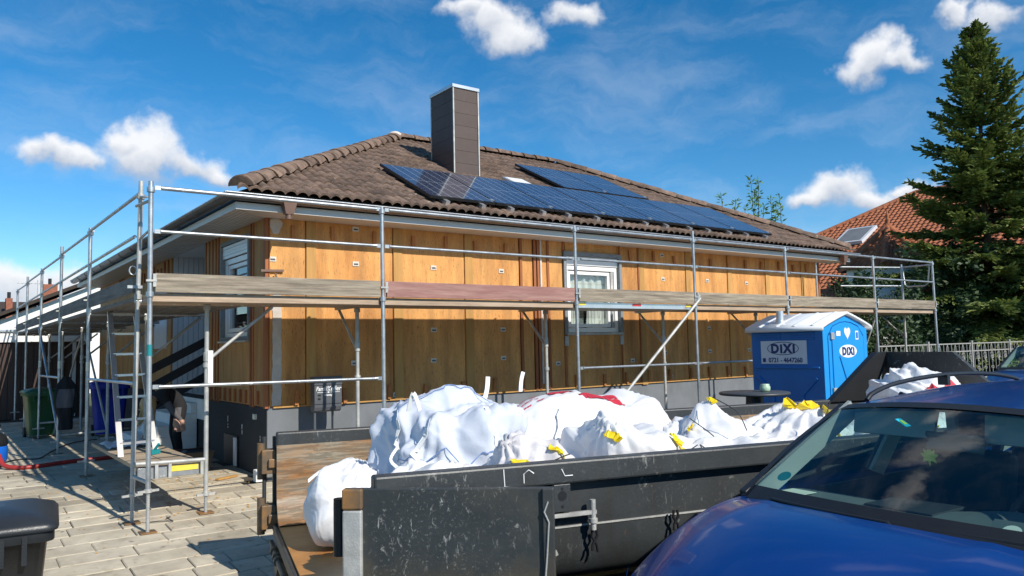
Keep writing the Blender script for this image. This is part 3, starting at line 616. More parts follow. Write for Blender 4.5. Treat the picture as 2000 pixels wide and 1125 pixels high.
# --- roof
RX0, RY_, RZ0, K = -.80, -1.29, 3.725, .5
RX1 = 13.03; AP = 4.745; AL = math.atan(K); ca, sa = math.cos(AL), math.sin(AL); RZ1 = RZ0+AP*K
roof = MB(); BK = YB+.1
roof.add([(RX0,RY_,RZ0-.03),(RX1,RY_,RZ0-.03),(RX1-AP,RY_+AP,RZ1-.03),(RX0+AP,RY_+AP,RZ1-.03),(RX0,BK,RZ0-.03),(RX0+AP,BK,RZ1-.03),(RX1,RY_+2*AP,RZ0-.03),(RX0+2*AP,RY_+2*AP,RZ0-.03),(RX0+2*AP,BK,RZ0-.03)],
    [(0,1,2,3),(0,3,5,4),(1,6,2),(2,6,7,3),(3,7,8,5),(4,5,8)])
roof = roof.build('roof', 'tileback', house)
TW, TC = .300, .335
def tile_bm():
    q = MB(); n = 12; top0 = []; top1 = []; low = []
    for i in range(n+1):
        u = i/n; z = .046*abs(math.sin(u*2*math.pi))**.7
        top0.append((u*TW-.002, -.02, z+.028)); top1.append((u*TW-.002, TC+.05, z*.95+.006)); low.append((u*TW-.002, -.02, z-.004))
    q.add(top0+top1, [(i, i+1, n+2+i, n+1+i) for i in range(n)], True); q.add(low+top0, [(i, i+1, n+2+i, n+1+i) for i in range(n)])
    return q
tq = tile_bm(); tile_me = tq.mesh('roof_tile', 'tile')
rot_f = Matrix(((1,0,0),(0,ca,-sa),(0,sa,ca))).to_4x4()
cand = []; rq = random.Random(21); rows_n = int(AP/ca/TC)+1
for j in range(rows_n):
    s_ = j*TC; yv = s_*ca
    for i in range(int((RX1-RX0)/TW)+1):
        x = RX0+i*TW
        if x+TW < RX0+yv or x > RX1-yv: continue
        inner = x >= RX0+yv+TC*ca+.06 and x+TW <= RX1-yv-TC*ca-.06 and s_+TC+.06 < AP/ca
        P = Vector((x, RY_+yv, RZ0+s_*sa)); cand.append((px(P)[2], inner, P))
cand.sort(key=lambda c: c[0]); kept = 0; rest = MB()
for d, inner, P in cand:
    jit = Euler((rq.uniform(-.012,.012), rq.uniform(-.012,.012), rq.uniform(-.01,.01))).to_matrix().to_4x4()
    mt = Matrix.Translation(P+Vector((0, -sa*rq.uniform(0,.008), ca*rq.uniform(0,.008)))) @ rot_f @ jit
    if inner and kept < 295:
        o = inst('roof_tile', tile_me, roof, (0,0,0)); o.matrix_local = Matrix.Translation(-wloc(roof)) @ mt; kept += 1
    else: rest.add([mt @ Vector(v) for v in tq.v], tq.f, False)
rb = bmesh.new(); me = rest.mesh('roof_tiles', 'tile'); rb.from_mesh(me)
for co, no in (((RX0, RY_, 0), (-1, 1, 0)), ((RX1, RY_, 0), (1, 1, 0)), ((0, RY_+AP+.02, 0), (0, 1, 0))):
    bmesh.ops.bisect_plane(rb, geom=rb.verts[:]+rb.edges[:]+rb.faces[:], plane_co=co, plane_no=Vector(no).normalized(), clear_outer=True)
rb.to_mesh(me); rb.free(); me.transform(Matrix.Translation(-wloc(roof)))
o = bpy.data.objects.new('roof_tiles', me); COL.objects.link(o); o.parent = roof; o['kind'] = 'stuff'
# hip and ridge tiles
def hip_me():
    q = MB(); n = 10; L0 = .42; rows_ = []
    for t, r in ((0, .172), (.06, .178), (1, .122)):
        rows_.append([(r*math.cos(math.pi*(.04+.92*i/n)), t*L0, r*.85*math.sin(math.pi*(.04+.92*i/n))) for i in range(n+1)])
    inner = [(x*.84, y, z*.84) for x, y, z in rows_[0]]
    allv = inner+[p for r_ in rows_ for p in r_]; m_ = n+1
    q.add(allv, [(k*m_+i, (k+1)*m_+i, (k+1)*m_+i+1, k*m_+i+1) for k in range(3) for i in range(n)], True)
    q.add(rows_[0], [tuple(range(m_))]); return q.mesh('hip_tile', 'tile')
hme = hip_me()
def hip_run(A, B, name, flip=False):
    A = Vector(A); B = Vector(B); L0 = (B-A).length; d = (B-A).normalized(); n = round(L0/.375); sd = d.cross(Vector((0,0,1))).normalized(); up = sd.cross(d)
    for i in range(n):
        p = A+d*(i*L0/n)+up*(.005+rq.uniform(0,.008))
        m_ = Matrix((sd, d, up)).transposed().to_4x4(); tl = Matrix.Rotation(R(4.5)+rq.uniform(-.015,.015), 4, 'X') @ Matrix.Rotation(rq.uniform(-.03,.03), 4, 'Z')
        o = inst(name, hme, roof, (0,0,0)); o.matrix_local = Matrix.Translation(p-wloc(roof)) @ m_ @ tl
hip_run((RX0+.08, RY_+.08, RZ0+.04), (RX0+AP, RY_+AP, RZ1+.01), 'hip_tile'); hip_run((RX1-.08, RY_+.08, RZ0+.04), (RX1-AP, RY_+AP, RZ1+.01), 'hip_tile')
hip_run((RX0+AP, RY_+AP, RZ1+.01), (RX1-AP, RY_+AP, RZ1+.01), 'ridge_tile')
q = MB(); q.lathe((RX0+AP-.05, RY_+AP-.02, RZ1+.04), [(.16,0),(.15,.07),(.08,.12),(0,.13)], 12); q.build('ridge_knuckle', 'whitestrip', roof)
def rz(y): return RZ0+(y-RY_)*K
# roof window between the panels
q = MB(); m_ = Matrix.Translation((4.95, .55, rz(.55)+.09)) @ Matrix.Rotation(AL, 4, 'X'); q.box(-.25, .25, -.25, .3, -.08, .05, m_); sk = q.build('roof_window', 'zinc', roof, bevel=.02)
m_ = Matrix.Translation((4.95, .55, rz(.55)+.145)) @ Matrix.Rotation(AL, 4, 'X'); q = MB(); q.box(-.2, .2, -.2, .25, -.002, .003, m_); q.build('pane', 'pvc', sk)
# --- chimney
CX0, CX1, CY0, CY1, CZ1 = 3.735, 4.275, .915, 1.69, 6.47
q = MB(); q.box(CX0+.012, CX1-.012, CY0+.012, CY1-.012, 4.5, CZ1-.01); ch = q.build('chimney', 'cladding', house)
nrow = 8; hz = (CZ1-4.62)/nrow
for i in range(nrow):
    z0 = 4.62+i*hz
    for (a, b_) in (((CX0+.02, CX1-.02), 'f'), ((CY0+.02, CY1-.02), 'l')):
        cuts = [a[0], a[1]] if b_ == 'f' else [a[0], a[0]+(a[1]-a[0])*(.35 if i % 2 else .65), a[1]]
        for c0, c1 in zip(cuts[:-1], cuts[1:]):
            q = MB()
            if b_ == 'f': q.box(c0+.002, c1-.002, CY0-.004, CY0+.012, z0+.002, z0+hz-.002)
            else: q.box(CX0-.004, CX0+.012, c0+.001, c1-.001, z0+.002, z0+hz-.002)
            q.build('cladding_panel', 'cladding', ch)
q = MB(); q.box(CX1-.012, CX1+.002, CY0, CY1, 4.5, CZ1-.01); q.build('cladding_panel', 'cladding', ch)
for (x, y) in ((CX0, CY0), (CX1, CY0), (CX0, CY1)):
    q = MB(); q.box(x-.012, x+.012, y-.012, y+.012, 4.6, CZ1); q.build('corner_trim', 'galvdull', ch)
q = MB(); q.box(CX0-.025, CX1+.025, CY0-.025, CY1+.025, CZ1-.005, CZ1+.06); q.build('cap', 'zinc', ch, bevel=.006)
# --- solar panels: things of their own, clamped above the tiles
def solar(x, y, label, wd=1.155, ln=1.755):
    t = thing('solar_panel', label, 'solar panel', (0,0,0), 'solar panels on the roof')
    t.location = (x, y, rz(y)+.13); t.rotation_euler = (AL, 0, 0)
    q = MB(); q.box(.012, wd-.012, .012, ln-.012, .0, .034); q.build('glass', 'solar', t, local=True)
    q = frame_l(wd, ln); q.build('frame', 'black', t, local=True)
    q = MB()
    for xx in (.25, wd-.25): q.bar((xx, -.02, -.045), (xx, ln-.1, -.045), .04, .04)
    q.build('rail', 'alu', t, local=True)
    for c_ in ((wd-.02, wd+.035, .1, .16, .02, .045), (.22, .29, -.10, .0, -.085, -.0), (wd-.30, wd-.23, -.10, .0, -.085, -.0)):
        q = MB(); q.box(*c_); q.build('clamp', 'alu', t, local=True)
def frame_l(wd, ln):
    q = MB(); q.box(0, wd, 0, .012, -.005, .036); q.box(0, wd, ln-.012, ln, -.005, .036); q.box(0, .012, .012, ln-.012, -.005, .036); q.box(wd-.012, wd, .012, ln-.012, -.005, .036); return q
nth = ['leftmost', 'second', 'third', 'fourth', 'fifth', 'sixth', 'rightmost']
for i in range(7): solar(1.98+i*1.168, -1.17, ('dark blue solar panel, %s in the lower row on the roof' if i in (0, 6) else 'dark blue solar panel, %s from the left in the lower row') % nth[i])
for i in range(2): solar(5.97+i*1.168, .50, 'dark blue solar panel, %s of two in the upper row near the ridge' % ('left' if i == 0 else 'right'))

# ------------------------------------------------------------------ scaffolding
TR = .0242
def post(parent, x, y, z0, z1, jack=.3, m='galv', lean=(0,0), clips=()):
    g = gz(y); zt = z1; xt, yt = x+lean[0], y+lean[1]
    q = MB(); q.tube((x, y, g+jack), (xt, yt, zt), TR, 12)
    for zc in clips:
        f = (zc-g)/(zt-g); q.tube((x+(xt-x)*f, y+(yt-y)*f, zc-.02), (x+(xt-x)*f, y+(yt-y)*f, zc+.03), TR+.014, 12)
    p = q.build('post', m, parent)
    q = MB(); zz = g+.01; q.tube((x, y, g+.01), (x, y, g+jack+.08), .016, 10)
    while zz < g+jack: q.tube((x, y, zz), (x, y, zz+.008), .0185, 10); zz += .016
    q.build('jack', 'galvdull', p)
    q = MB(); q.tube((x, y, g+jack-.015), (x, y, g+jack+.02), .036, 10); q.bar((x-.1, y-.02, g+jack), (x+.1, y+.02, g+jack), .025, .022); q.build('jack_nut', 'galvdull', p)
    q = MB(); q.box(x-.075, x+.075, y-.075, y+.075, g+.004, g+.012); q.build('base_plate', 'rusthinge', p)
    return p
def rail(parent, a, b, name='guard_rail', m='galv', r=.0185):
    a = Vector(a); b = Vector(b); d = (b-a).normalized(); q = MB(); q.tube(a+d*.09, b-d*.09, r, 10)
    for p, s_ in ((a, 1), (b, -1)): q.bar(p+d*s_*.028, p+d*s_*.10, .012, .042); q.tube(p+d*s_*.085, p+d*s_*.13, .022, 10, .0185)
    return q.build(name, m, parent)
def wedge(parent, x, y, z, dirx=1, m='galvdull'):
    q = MB(); q.bar((x+.03*dirx, y-.03, z-.06), (x+.03*dirx, y-.03, z+.07), .012, .03); q.bar((x-.05, y-.03, z), (x+.05, y-.03, z), .02, .02); return q.build('wedge_head', m, parent)
ZR, ZM, ZT, ZD = 3.4385, 2.985, 2.563, 2.365
FY0, FY1 = -2.38, -1.66
bays = [0, 2.57, 3.07, 2.57, 2.57, 3.07, 2.57]; FX = [-1.974]
for w in bays[1:]: FX.append(FX[-1]+w)
fs_ = thing('front_scaffold', 'galvanised scaffold with timber decks along the sunlit front wall', 'scaffold', (FX[0], FY0, 0))
for i, x in enumerate(FX):
    ext = .02 if i != 3 else .13
    post(fs_, x, FY0, 0, ZR+ext+(.03 if i == 0 else 0), .40 if i == 0 else .3, lean=(-.01 if i < 4 else -.045, 0), clips=(ZD-.02, ZR-.04))
    if i > 0:
        post(fs_, x, FY1, 0, ZD-.03, .25, 'galvdull', clips=(ZD-.12, 1.4))
        # cross beam and wall bracket under the deck
        q = MB(); q.bar((x, FY0+.03, ZD-.055), (x, FY1-.03, ZD-.055), .045, .06); q.build('cross_beam', 'galvdull', fs_)
        q = MB(); q.bar((x, FY1+.03, ZD-.055), (x, FY1+.64, ZD-.055), .045, .055); q.tube((x, FY1+.56, ZD-.07), (x, FY1+.03, ZD-.60), .019, 8); q.tube((x, FY1+.0, ZD-.63), (x, FY1+.0, ZD-.5), .034, 10); q.build('bracket', 'galvdull', fs_)
    wedge(fs_, x, FY0, ZD+.12, 1 if i < 6 else -1)
for i in range(6):
    x0, x1 = FX[i], FX[i+1]
    rail(fs_, (x0, FY0, ZR-.01), (x1, FY0, ZR-.01), r=.0215); rail(fs_, (x0, FY0, ZM), (x1, FY0, ZM))
    m_ = 'plankred' if i == 1 else 'plank'
    q = MB(); q.box(x0+.04, x1-.045, FY0-.018, FY0+.018, ZD+.006, ZT); q.build('toe_board', m_, fs_, bevel=.004)
    edge = 'alu' if i == 2 else 'deckedge'
    for k in range(2):        # two deck boards between the posts, then the bracket deck
        ya = FY0+.03+k*.345
        q = MB(); q.box(x0+.01, x1-.01, ya, ya+.3445, ZD-.085, ZD); q.build('deck_board', edge, fs_, bevel=.004)
    if i > 0:
        for k in range(2):
            ya = FY1+.0+k*.32+(.028 if i == 3 and k == 0 else 0)
            q = MB(); q.box(x0+.01, x1-.01, ya, FY1+(k+1)*.32-.0005, ZD-.05, ZD); q.build('deck_board', 'deckedge', fs_, bevel=.004)
    else:
        for k in range(2):
            ya = FY1+.0+k*.32+(.035 if k == 0 else 0); q = MB(); q.box(x0+.8, x1-.01, ya, FY1+(k+1)*.32-.0005, ZD-.05, ZD); q.build('deck_board', 'deckedge', fs_, bevel=.004)
q = MB(); q.box(FX[2]+.045, FX[2]+.19, FY0+.024, FY0+.0285, ZD-.045, ZD-.01); q.box(FX[3]-.22, FX[3]-.08, FY0+.024, FY0+.0285, ZD-.045, ZD-.01); q.build('label_plate', 'yellowlabel', fs_)
q = MB(); q.box(FX[2]+1.15, FX[2]+1.33, FY0+.024, FY0+.0285, ZD-.045, ZD-.01); q.build('label_plate', 'redlabel', fs_)
rail(fs_, (FX[0], FY0, 1.43), (FX[1], FY0, 1.41), 'ledger'); rail(fs_, (FX[2], FY0, 1.42), (FX[3], FY0, 1.41), 'ledger'); rail(fs_, (FX[3], FY0, 1.41), (FX[4], FY0, 1.41), 'ledger')
q = MB(); q.tube((FX[3]+.06, FY0-.05, 2.46), (FX[2]+.85, FY0-.06, 1.02), .024, 10); q.tube((FX[2]+.85, FY0-.06, 1.02), (FX[2]+.35, FY0-.06, .6), .024, 10); q.tube((FX[3]+.02, FY0-.02, 2.40), (FX[3]+.05, FY0-.03, 2.52), .035, 10); q.build('diagonal_brace', 'galvdull', fs_)
# right end: end guard frame and inner rail
xe = FX[6]
q = MB(); q.path([(xe, FY0, ZR-.05), (xe, FY1+.0, ZR-.05)], .017, 8); q.path([(xe, FY0+.08, ZR-.06), (xe-.0, FY0+.14, ZM-.02), (xe, FY0+.20, ZM-.06), (xe, FY1-.12, ZM-.06), (xe, FY1-.06, ZM), (xe, FY1-.02, ZR-.06)], .015, 8); q.build('end_guard', 'galv', fs_)
q = MB(); q.tube((xe, FY1, ZD), (xe, FY1, ZR+.02), TR, 10); q.tube((FX[5], FY1+.6, ZD), (FX[5], FY1+.6, ZR), TR, 10); q.build('post', 'galv', fs_)
q = MB(); q.tube((XR+.35, FY1+.6, ZR-.05), (xe, FY1+.02, ZR-.05), .0185, 8); q.tube((XR+.35, FY1+.6, ZM-.03), (xe, FY1+.02, ZM-.03), .0185, 8); q.build('guard_rail', 'galv', fs_)
q = MB(); q.tube((FX[5], FY1, .5), (FX[5]+.1, FY0+.05, ZD-.1), .019, 8); q.build('diagonal_brace', 'galvdull', fs_)
# paper tag and green band on posts
q = MB(); q.lathe((FX[0]-.004, FY0, 1.74), [(TR+.002,0),(TR+.002,.11)], 14); q.build('green_band', 'teal', fs_)
# --- scaffold along the shaded side wall
SX0, SX1 = -2.035, -1.315
SYs = [-1.95, 1.05, 4.02, 6.98, 9.95, 12.6]
ss = thing('side_scaffold', 'galvanised scaffold with grey timber decks along the shaded side wall', 'scaffold', (SX0, SYs[0], 0))
for i, y in enumerate(SYs):
    post(ss, SX0, y, 0, ZR+(.13 if i % 2 == 0 else .04), .20 if i else .28, 'galvdull' if i == 0 else 'galv', lean=(.045 if i == 0 else .0, 0), clips=(ZD-.02, ZR-.04))
    post(ss, SX1, y, 0, ZD-.05, .2, 'galvdull', clips=(ZD-.12, 1.62))
    q = MB(); q.tube((SX0, y, ZD-.06), (SX1+.0, y, ZD-.06), .022, 10); q.tube((SX1+.02, y, ZD-.06), (SX1+.80, y, ZD-.06), .024, 10)
    for xx in (SX1-.35, SX1-.1, SX1+.25, SX1+.36, SX1+.6): q.tube((xx, y, ZD-.06), (xx+.03, y, ZD-.06), .034, 10)
    q.build('cross_beam', 'galv', ss)
    q = MB(); q.tube((SX1+.72, y, ZD-.1), (SX1+.05, y, ZD-.66), .019, 8); q.tube((SX1+.0, y, ZD-.70), (SX1, y, ZD-.6), .034, 10); q.build('bracket', 'galvdull', ss)
    if i > 0: wedge(ss, SX0-.02, y, ZD+.13)
for i in range(5):
    y0, y1 = SYs[i], SYs[i+1]
    q = MB(); q.tube((SX0+.035, y0, ZR), (SX0, y1, ZR), .0185, 10); q.build('guard_rail', 'galv', ss)
    q = MB(); q.tube((SX0, y0+.05, ZM), (SX0, y1, ZM), .0185, 10); q.build('guard_rail', 'galv', ss)
    q = MB(); q.box(SX0-.016, SX0+.016, y0+.05, y1-.05, ZD+.03, ZT-.0); q.build('toe_board', 'plankdark', ss, bevel=.004)
    for k in range(4):
        xa = SX0+.03+k*.335+(.04 if k > 1 else 0)
        if i == 0 and k < 2 and False: continue
        q = MB(); q.box(xa, xa+.325, y0+.03, y1-.03, ZD-.05, ZD); q.build('deck_board', 'plankdark', ss, bevel=.004)
q = MB(); q.tube((SX0, SYs[0], 1.46), (SX0-.0, SYs[1], 1.44), .0185, 8); q.build('ledger', 'galv', ss)
q = MB(); q.tube((SX0, SYs[2], 1.40), (SX0, SYs[3], 1.38), .0185, 8); q.build('ledger', 'galv', ss)
q = MB(); q.tube((SX0+.02, SYs[2]+.1, .45), (SX0-.02, SYs[3]+.05, 2.30), .022, 8); q.build('diagonal_brace', 'galv', ss)
q = MB(); q.tube((SX1, SYs[2], .5), (SX1+.05, SYs[3], 2.2), .019, 8); q.tube((SX1, SYs[3], 2.2), (SX1, SYs[4], .6), .019, 8); q.build('diagonal_brace', 'galvdull', ss)
for i in (1, 2, 3):
    q = MB(); q.tube((SX0, SYs[i], .46), (SX1, SYs[i], .48), .019, 8); q.build('ledger', 'galvdull', ss)
q = MB(); q.tube((SX1-.02, SYs[0]-.03, .62), (SX0, SYs[0]-.03, .64), .022, 10); q.build('ledger', 'galvdull', ss)
q = MB(); q.tube((SX0, SYs[0], .52), (FX[0], FY0, .50), .019, 8); q.tube((SX0, SYs[0], 3.30), (FX[0], FY0, 3.30), .016, 8); q.build('ledger', 'galvdull', ss)
q = MB(); q.path([(SX0+.035, SYs[0]-.02, 3.40), (SX0+.08, SYs[0]-.25, 3.36), (SX0+.08, SYs[0]-.25, 3.02), (SX0+.04, SYs[0]-.04, 2.96)], .014, 8); q.build('end_guard', 'galv', ss)
q = MB(); q.path([(SX0-.03+.035*math.cos(a), SYs[0]-.04, 2.62+.045*math.sin(a)) for a in [i*math.pi/6 for i in range(13)]], .008, 6); q.build('ring_bolt', 'galv', ss); q = MB(); q.bar((SX0-.08, SYs[0]-.04, 2.45), (SX0+.06, SYs[0]-.04, 2.45), .02, .03); q.build('wedge_head', 'galv', ss)
for i in (1, 2, 3):
    q = MB(); q.lathe((SX0, SYs[i], 1.55), [(TR+.002,0),(TR+.002,.12)], 12); q.build('white_band', 'paper', ss)
# low working platform between the first two frames
PZ = .60
for k in range(2):
    q = MB(); xa = SX0+.05+k*.325; q.box(xa, xa+.315, SYs[0]+.05, SYs[1]-.05, PZ-.045, PZ); q.build('platform_board', 'ply', ss, bevel=.004)
q = MB()
for k in range(2): xa = SX0+.05+k*.325; q.box(xa, xa+.315, SYs[0]+.0, SYs[0]+.045, PZ-.13, PZ-.01)
q.build('platform_beam', 'galv', ss, bevel=.004)
q = MB(); q.box(SX1-.35, SX1-.08, SYs[0]-.006, SYs[0]-.002, PZ-.075, PZ-.015); q.build('label_plate', 'yellowlabel', ss)
for xx in (SX0+.22, SX1-.37, SX1-.05): q = MB(); q.bar((xx, SYs[0]-.03, PZ-.13), (xx, SYs[0]-.03, PZ+.02), .03, .03); q.build('platform_claw', 'galvdull', ss)
q = MB(); q.box(SX1+.0, SX1+.055, SYs[0]-.045, SYs[0]-.035, 1.42, 1.78, Matrix.Identity(4)); q.bar((SX1+.03, SYs[0]-.04, 1.40), (SX1+.03, SYs[0]-.04, 1.42), .02, .03); q.build('tag_sleeve', 'white', ss)
# ladder inside the scaffold
ld = thing('ladder', 'light aluminium ladder leaning inside the side scaffold', 'ladder', (-1.95, -.95, PZ))
la, lb_ = Vector((-1.97, -.95, PZ)), Vector((-1.90, .35, 2.36)); off = Vector((.38, .05, 0))
for s_ in (0, 1):
    q = MB(); q.bar(la+off*s_, lb_+off*s_*.8, .022, .06, up=(1,0,0)); q.build('stile', 'alu', ld)
for i in range(7):
    t = .08+i*.145; q = MB(); q.bar(la.lerp(lb_, t), (la+off).lerp(lb_+off*.8, t), .03, .028); q.build('rung', 'alu', ld)

# ------------------------------------------------------------------ things round the entrance
st = thing('entrance_stairs', 'white entrance steps with dark navy railing boards at the recess', 'stairs', (-1.2, 2.9, .16))
for i in range(5):
    x0 = -1.35+i*.25; q = MB(); q.box(x0, HX+.0, 2.5, 4.1, .1+i*.17, .26+i*.17+.01); q.build('step', 'render', st, bevel=.008)
for (za, zb) in ((1.50, 2.02), (1.22, 1.76), (.92, 1.46)):
    q = MB(); q.bar((-1.0, 2.38, za), (.0, 2.38, zb), .03, .13); q.build('railing_board', 'navy', st)
for x, z in ((-.12, 1.0), (-.98, .4)):
    q = MB(); q.bar((x, 2.42, z), (x, 2.42, z+1.05), .045, .045); q.build('railing_post', 'navy', st)
mbx = thing('mailbox', 'anthracite mailbox on two posts with white lettering by the front wall', 'mailbox', (.43, -1.05, .1))
bx0, bx1, by = .25, .625, -1.10
q = MB(); pr = [(by+.01, 1.405), (by-.02, 1.40), (by-.02, 1.30), (by-.022, 1.10), (by-.018, 1.02), (by+.0, .975), (by+.04, .955), (by+.10, .965), (by+.115, 1.0), (by+.115, 1.405)]
q.add([(bx0, y, z) for y, z in pr]+[(bx1, y, z) for y, z in pr], [(i, (i+1) % 10, 10+(i+1) % 10, 10+i) for i in range(10)]+[tuple(range(9, -1, -1)), tuple(range(10, 20))]); q.build('body', 'anthracite', mbx, bevel=.004)
q = MB(); q.box(bx0-.008, bx1+.008, by-.03, by+.12, 1.30, 1.415); q.build('lid', 'anthracite', mbx, bevel=.01)
q = MB(); q.box(bx0+.002, bx1-.002, by-.0245, by-.018, 1.058, 1.064); q.build('seam', 'black', mbx)
q = MB(); q.box(bx0+.045, bx0+.085, by-.025, by-.02, 1.165, 1.185); q.box(bx0+.045, bx0+.08, by-.025, by-.02, 1.115, 1.14); q.build('slot', 'black', mbx)
for x in (bx0+.03, bx1-.10):
    q = MB(); q.tube((x, by+.05, -.05), (x, by+.05, .99), .016, 10); q.build('post', 'anthracite', mbx)
text('lettering', 'Familie', .075, 'white', mbx, (bx0+.105, by-.0255, 1.255), FACE_Y, .001, .85, .25); text('lettering', 'Keller', .085, 'white', mbx, (bx0+.26, by-.0255, 1.255), FACE_Y, .001, .95, .25)
text('lettering', 'Nebenweg 1', .038, 'white', mbx, (bx0+.19, by-.0255, 1.175), FACE_Y, .001, .6)
q = MB(); q.box(bx0+.035, bx0+.16, by-.026, by-.0235, 1.208, 1.214); q.box(bx0+.215, bx0+.345, by-.026, by-.0235, 1.208, 1.214); q.box(bx0+.175, bx0+.2, by-.026, by-.0235, 1.203, 1.219); q.build('lettering', 'white', mbx)

# wheeled bins
def wheelie(label, m, loc, rz_=0, s=1.0, group='wheeled bins', h=.92):
    t = thing('wheelie_bin', label, 'bin', loc, group, rz_); t.scale = (s, s, s)
    q = MB(); w0, w1, d0, d1 = .215, .285, .23, .345; n = 7; rws = []
    def ring(w, d, z, r=.06):
        pts = []
        for (sx, sy, a0) in ((1,1,0),(-1,1,90),(-1,-1,180),(1,-1,270)):
            for k in range(4): a = R(a0+k*30); pts.append((sx*(w-r)+r*math.cos(a), sy*(d-r)+r*math.sin(a), z))
        return pts
    for (f, z) in ((0,.06),(.5,.5),(.95,h-.06),(.97,h-.055),(1.0,h-.05),(1.0,h)):
        e = .03 if z > h-.056 else 0
        rws.append(ring(w0+(w1-w0)*f+e, d0+(d1-d0)*f+e, z))
    m_ = 16; q.add([p for r_ in rws for p in r_], [(k*m_+i, k*m_+(i+1) % m_, (k+1)*m_+(i+1) % m_, (k+1)*m_+i) for k in range(len(rws)-1) for i in range(m_)], True); q.add(rws[0], [tuple(range(m_-1, -1, -1))])
    q.build('body', m, t, local=True)
    q = MB(); lr = [ring(w1+.045, d1+.045, h+.002), ring(w1+.05, d1+.05, h+.02), ring(w1+.03, d1+.03, h+.045), ring(w1-.06, d1-.08, h+.085), ring(.08, .1, h+.105)]
    q.add([p for r_ in lr for p in r_], [(k*m_+i, k*m_+(i+1) % m_, (k+1)*m_+(i+1) % m_, (k+1)*m_+i) for k in range(4) for i in range(m_)], True); q.add(lr[-1], [tuple(range(m_))])
    q.build('lid', m, t, local=True)
    q = MB(); q.tube((-w1+.02, d1+.09, h-.03), (w1-.02, d1+.09, h-.03), .017, 8)
    for x in (-w1+.06, -.07, .07, w1-.06): q.bar((x, d1, h-.03), (x, d1+.1, h-.03), .03, .05)
    q.build('handle', m, t, local=True)
    for s_ in (-1, 1):
        q = MB(); q.tube((s_*.20, d0+.05, .1), (s_*.25, d0+.05, .1), .1, 18); q.build('wheel', 'rubber', t, local=True)
    for x in (-.18, -.08, .08, .18): q = MB(); q.box(x-.012, x+.012, -d1-.04, -d1+.0, h-.16, h-.02); q.build('rib', m, t, local=True)
    return t
wheelie('black wheeled bin with domed lid in the bottom left corner of the picture', 'binblack', (-3.42, -5.48, gz(-5.5)), R(-6), 1.0)
wheelie('green wheeled bin standing before the garage', 'bingreen', (-1.98, 7.35, .16), R(4), .95)
wheelie('bright blue wheeled bin between scaffold and house wall', 'binblue', (-.90, 6.45, .16), R(-3), 1.08)
# vacuum cleaner at the left edge with its red hose and a cable
vc = thing('vacuum_cleaner', 'blue and black construction vacuum cleaner at the left edge', 'vacuum', (-2.98, 3.05, .16))
q = MB(); q.lathe((-3.0, 3.05, .22), [(.0,0),(.20,.0),(.22,.05),(.22,.22),(.20,.26)], 20); q.build('tank', 'blueplastic', vc)
q = MB(); q.lathe((-3.0, 3.05, .46), [(.21,0),(.225,.03),(.20,.14),(.10,.20),(0,.21)], 20); q.build('motor_head', 'black', vc)
q = MB(); q.path([(-3.0, 2.86, .56), (-2.95, 2.82, .72), (-2.9, 3.0, .76), (-2.95, 3.2, .62)], .025, 8); q.build('handle', 'black', vc)
for a in range(4):
    q = MB(); q.tube((-3.0+.19*math.cos(a*1.57+.8), 3.05+.19*math.sin(a*1.57+.8), .20), (-3.0+.21*math.cos(a*1.57+.8), 3.05+.21*math.sin(a*1.57+.8), .20), .045, 12); q.build('caster', 'rubber', vc)
def smooth_path(pts, n=8):
    P = [Vector(p) for p in pts]; out = []
    for i in range(len(P)-1):
        a, b_, c, d = P[max(i-1,0)], P[i], P[i+1], P[min(i+2,len(P)-1)]
        for k in range(n):
            t = k/n; out.append(.5*((2*b_)+(c-a)*t+(2*a-5*b_+4*c-d)*t*t+(3*b_-a-3*c+d)*t**3))
    return out+[P[-1]]
q = MB(); hp = smooth_path([(-2.9, 2.86, .34), (-2.85, 2.60, .22), (-2.66, 2.40, .19), (-2.40, 2.42, .19), (-2.15, 2.55, .19), (-1.9, 2.62, .19), (-1.6, 2.62, .19), (-1.35, 2.75, .19)], 10)
q.path(hp, .031, 10); tag(q.build('vacuum_hose', 'hose'), 'red ribbed hose lying across the paving', 'hose')
q = MB(); q.path(smooth_path([(-2.85, 3.3, .175), (-2.6, 3.6, .175), (-2.35, 3.5, .175), (-2.1, 4.3, .175), (-1.8, 5.2, .175), (-1.5, 5.7, .175), (-1.2, 5.8, .175)], 8), .010, 6); tag(q.build('power_cable', 'black'), 'thin black power cable snaking over the paving', 'cable')
# jacket hanging on a scaffold post
jk = MB(); rj = random.Random(8)
def jf(u, v):
    a = 2*math.pi*u; z = .55+.86*v; w = .62*(.15+.10*math.sin(math.pi*min(1, (1-v)*1.25)))*(1 if v < .86 else 1-(v-.86)*3.5)
    f = 1+.16*math.sin(5*a+4*v)+.1*noise.noise(Vector((math.cos(a)*2, math.sin(a)*2, v*5)))
    return (-1.94+w*f*math.cos(a), 4.05-.10+.55*w*f*math.sin(a), z)
jk.grid(jf, 36, 26); jo = jk.build('hanging_jacket', 'cloth'); tag(jo, 'dark jacket hanging on a scaffold post before the garage', 'jacket')
jk = MB(); jk.grid(lambda u, v: (lambda p: (p[0], p[1]-.006, p[2]))(jf(.60+.30*u, .42+.35*v)), 10, 10); jk.build('grey_pocket', 'clothgrey', jo)
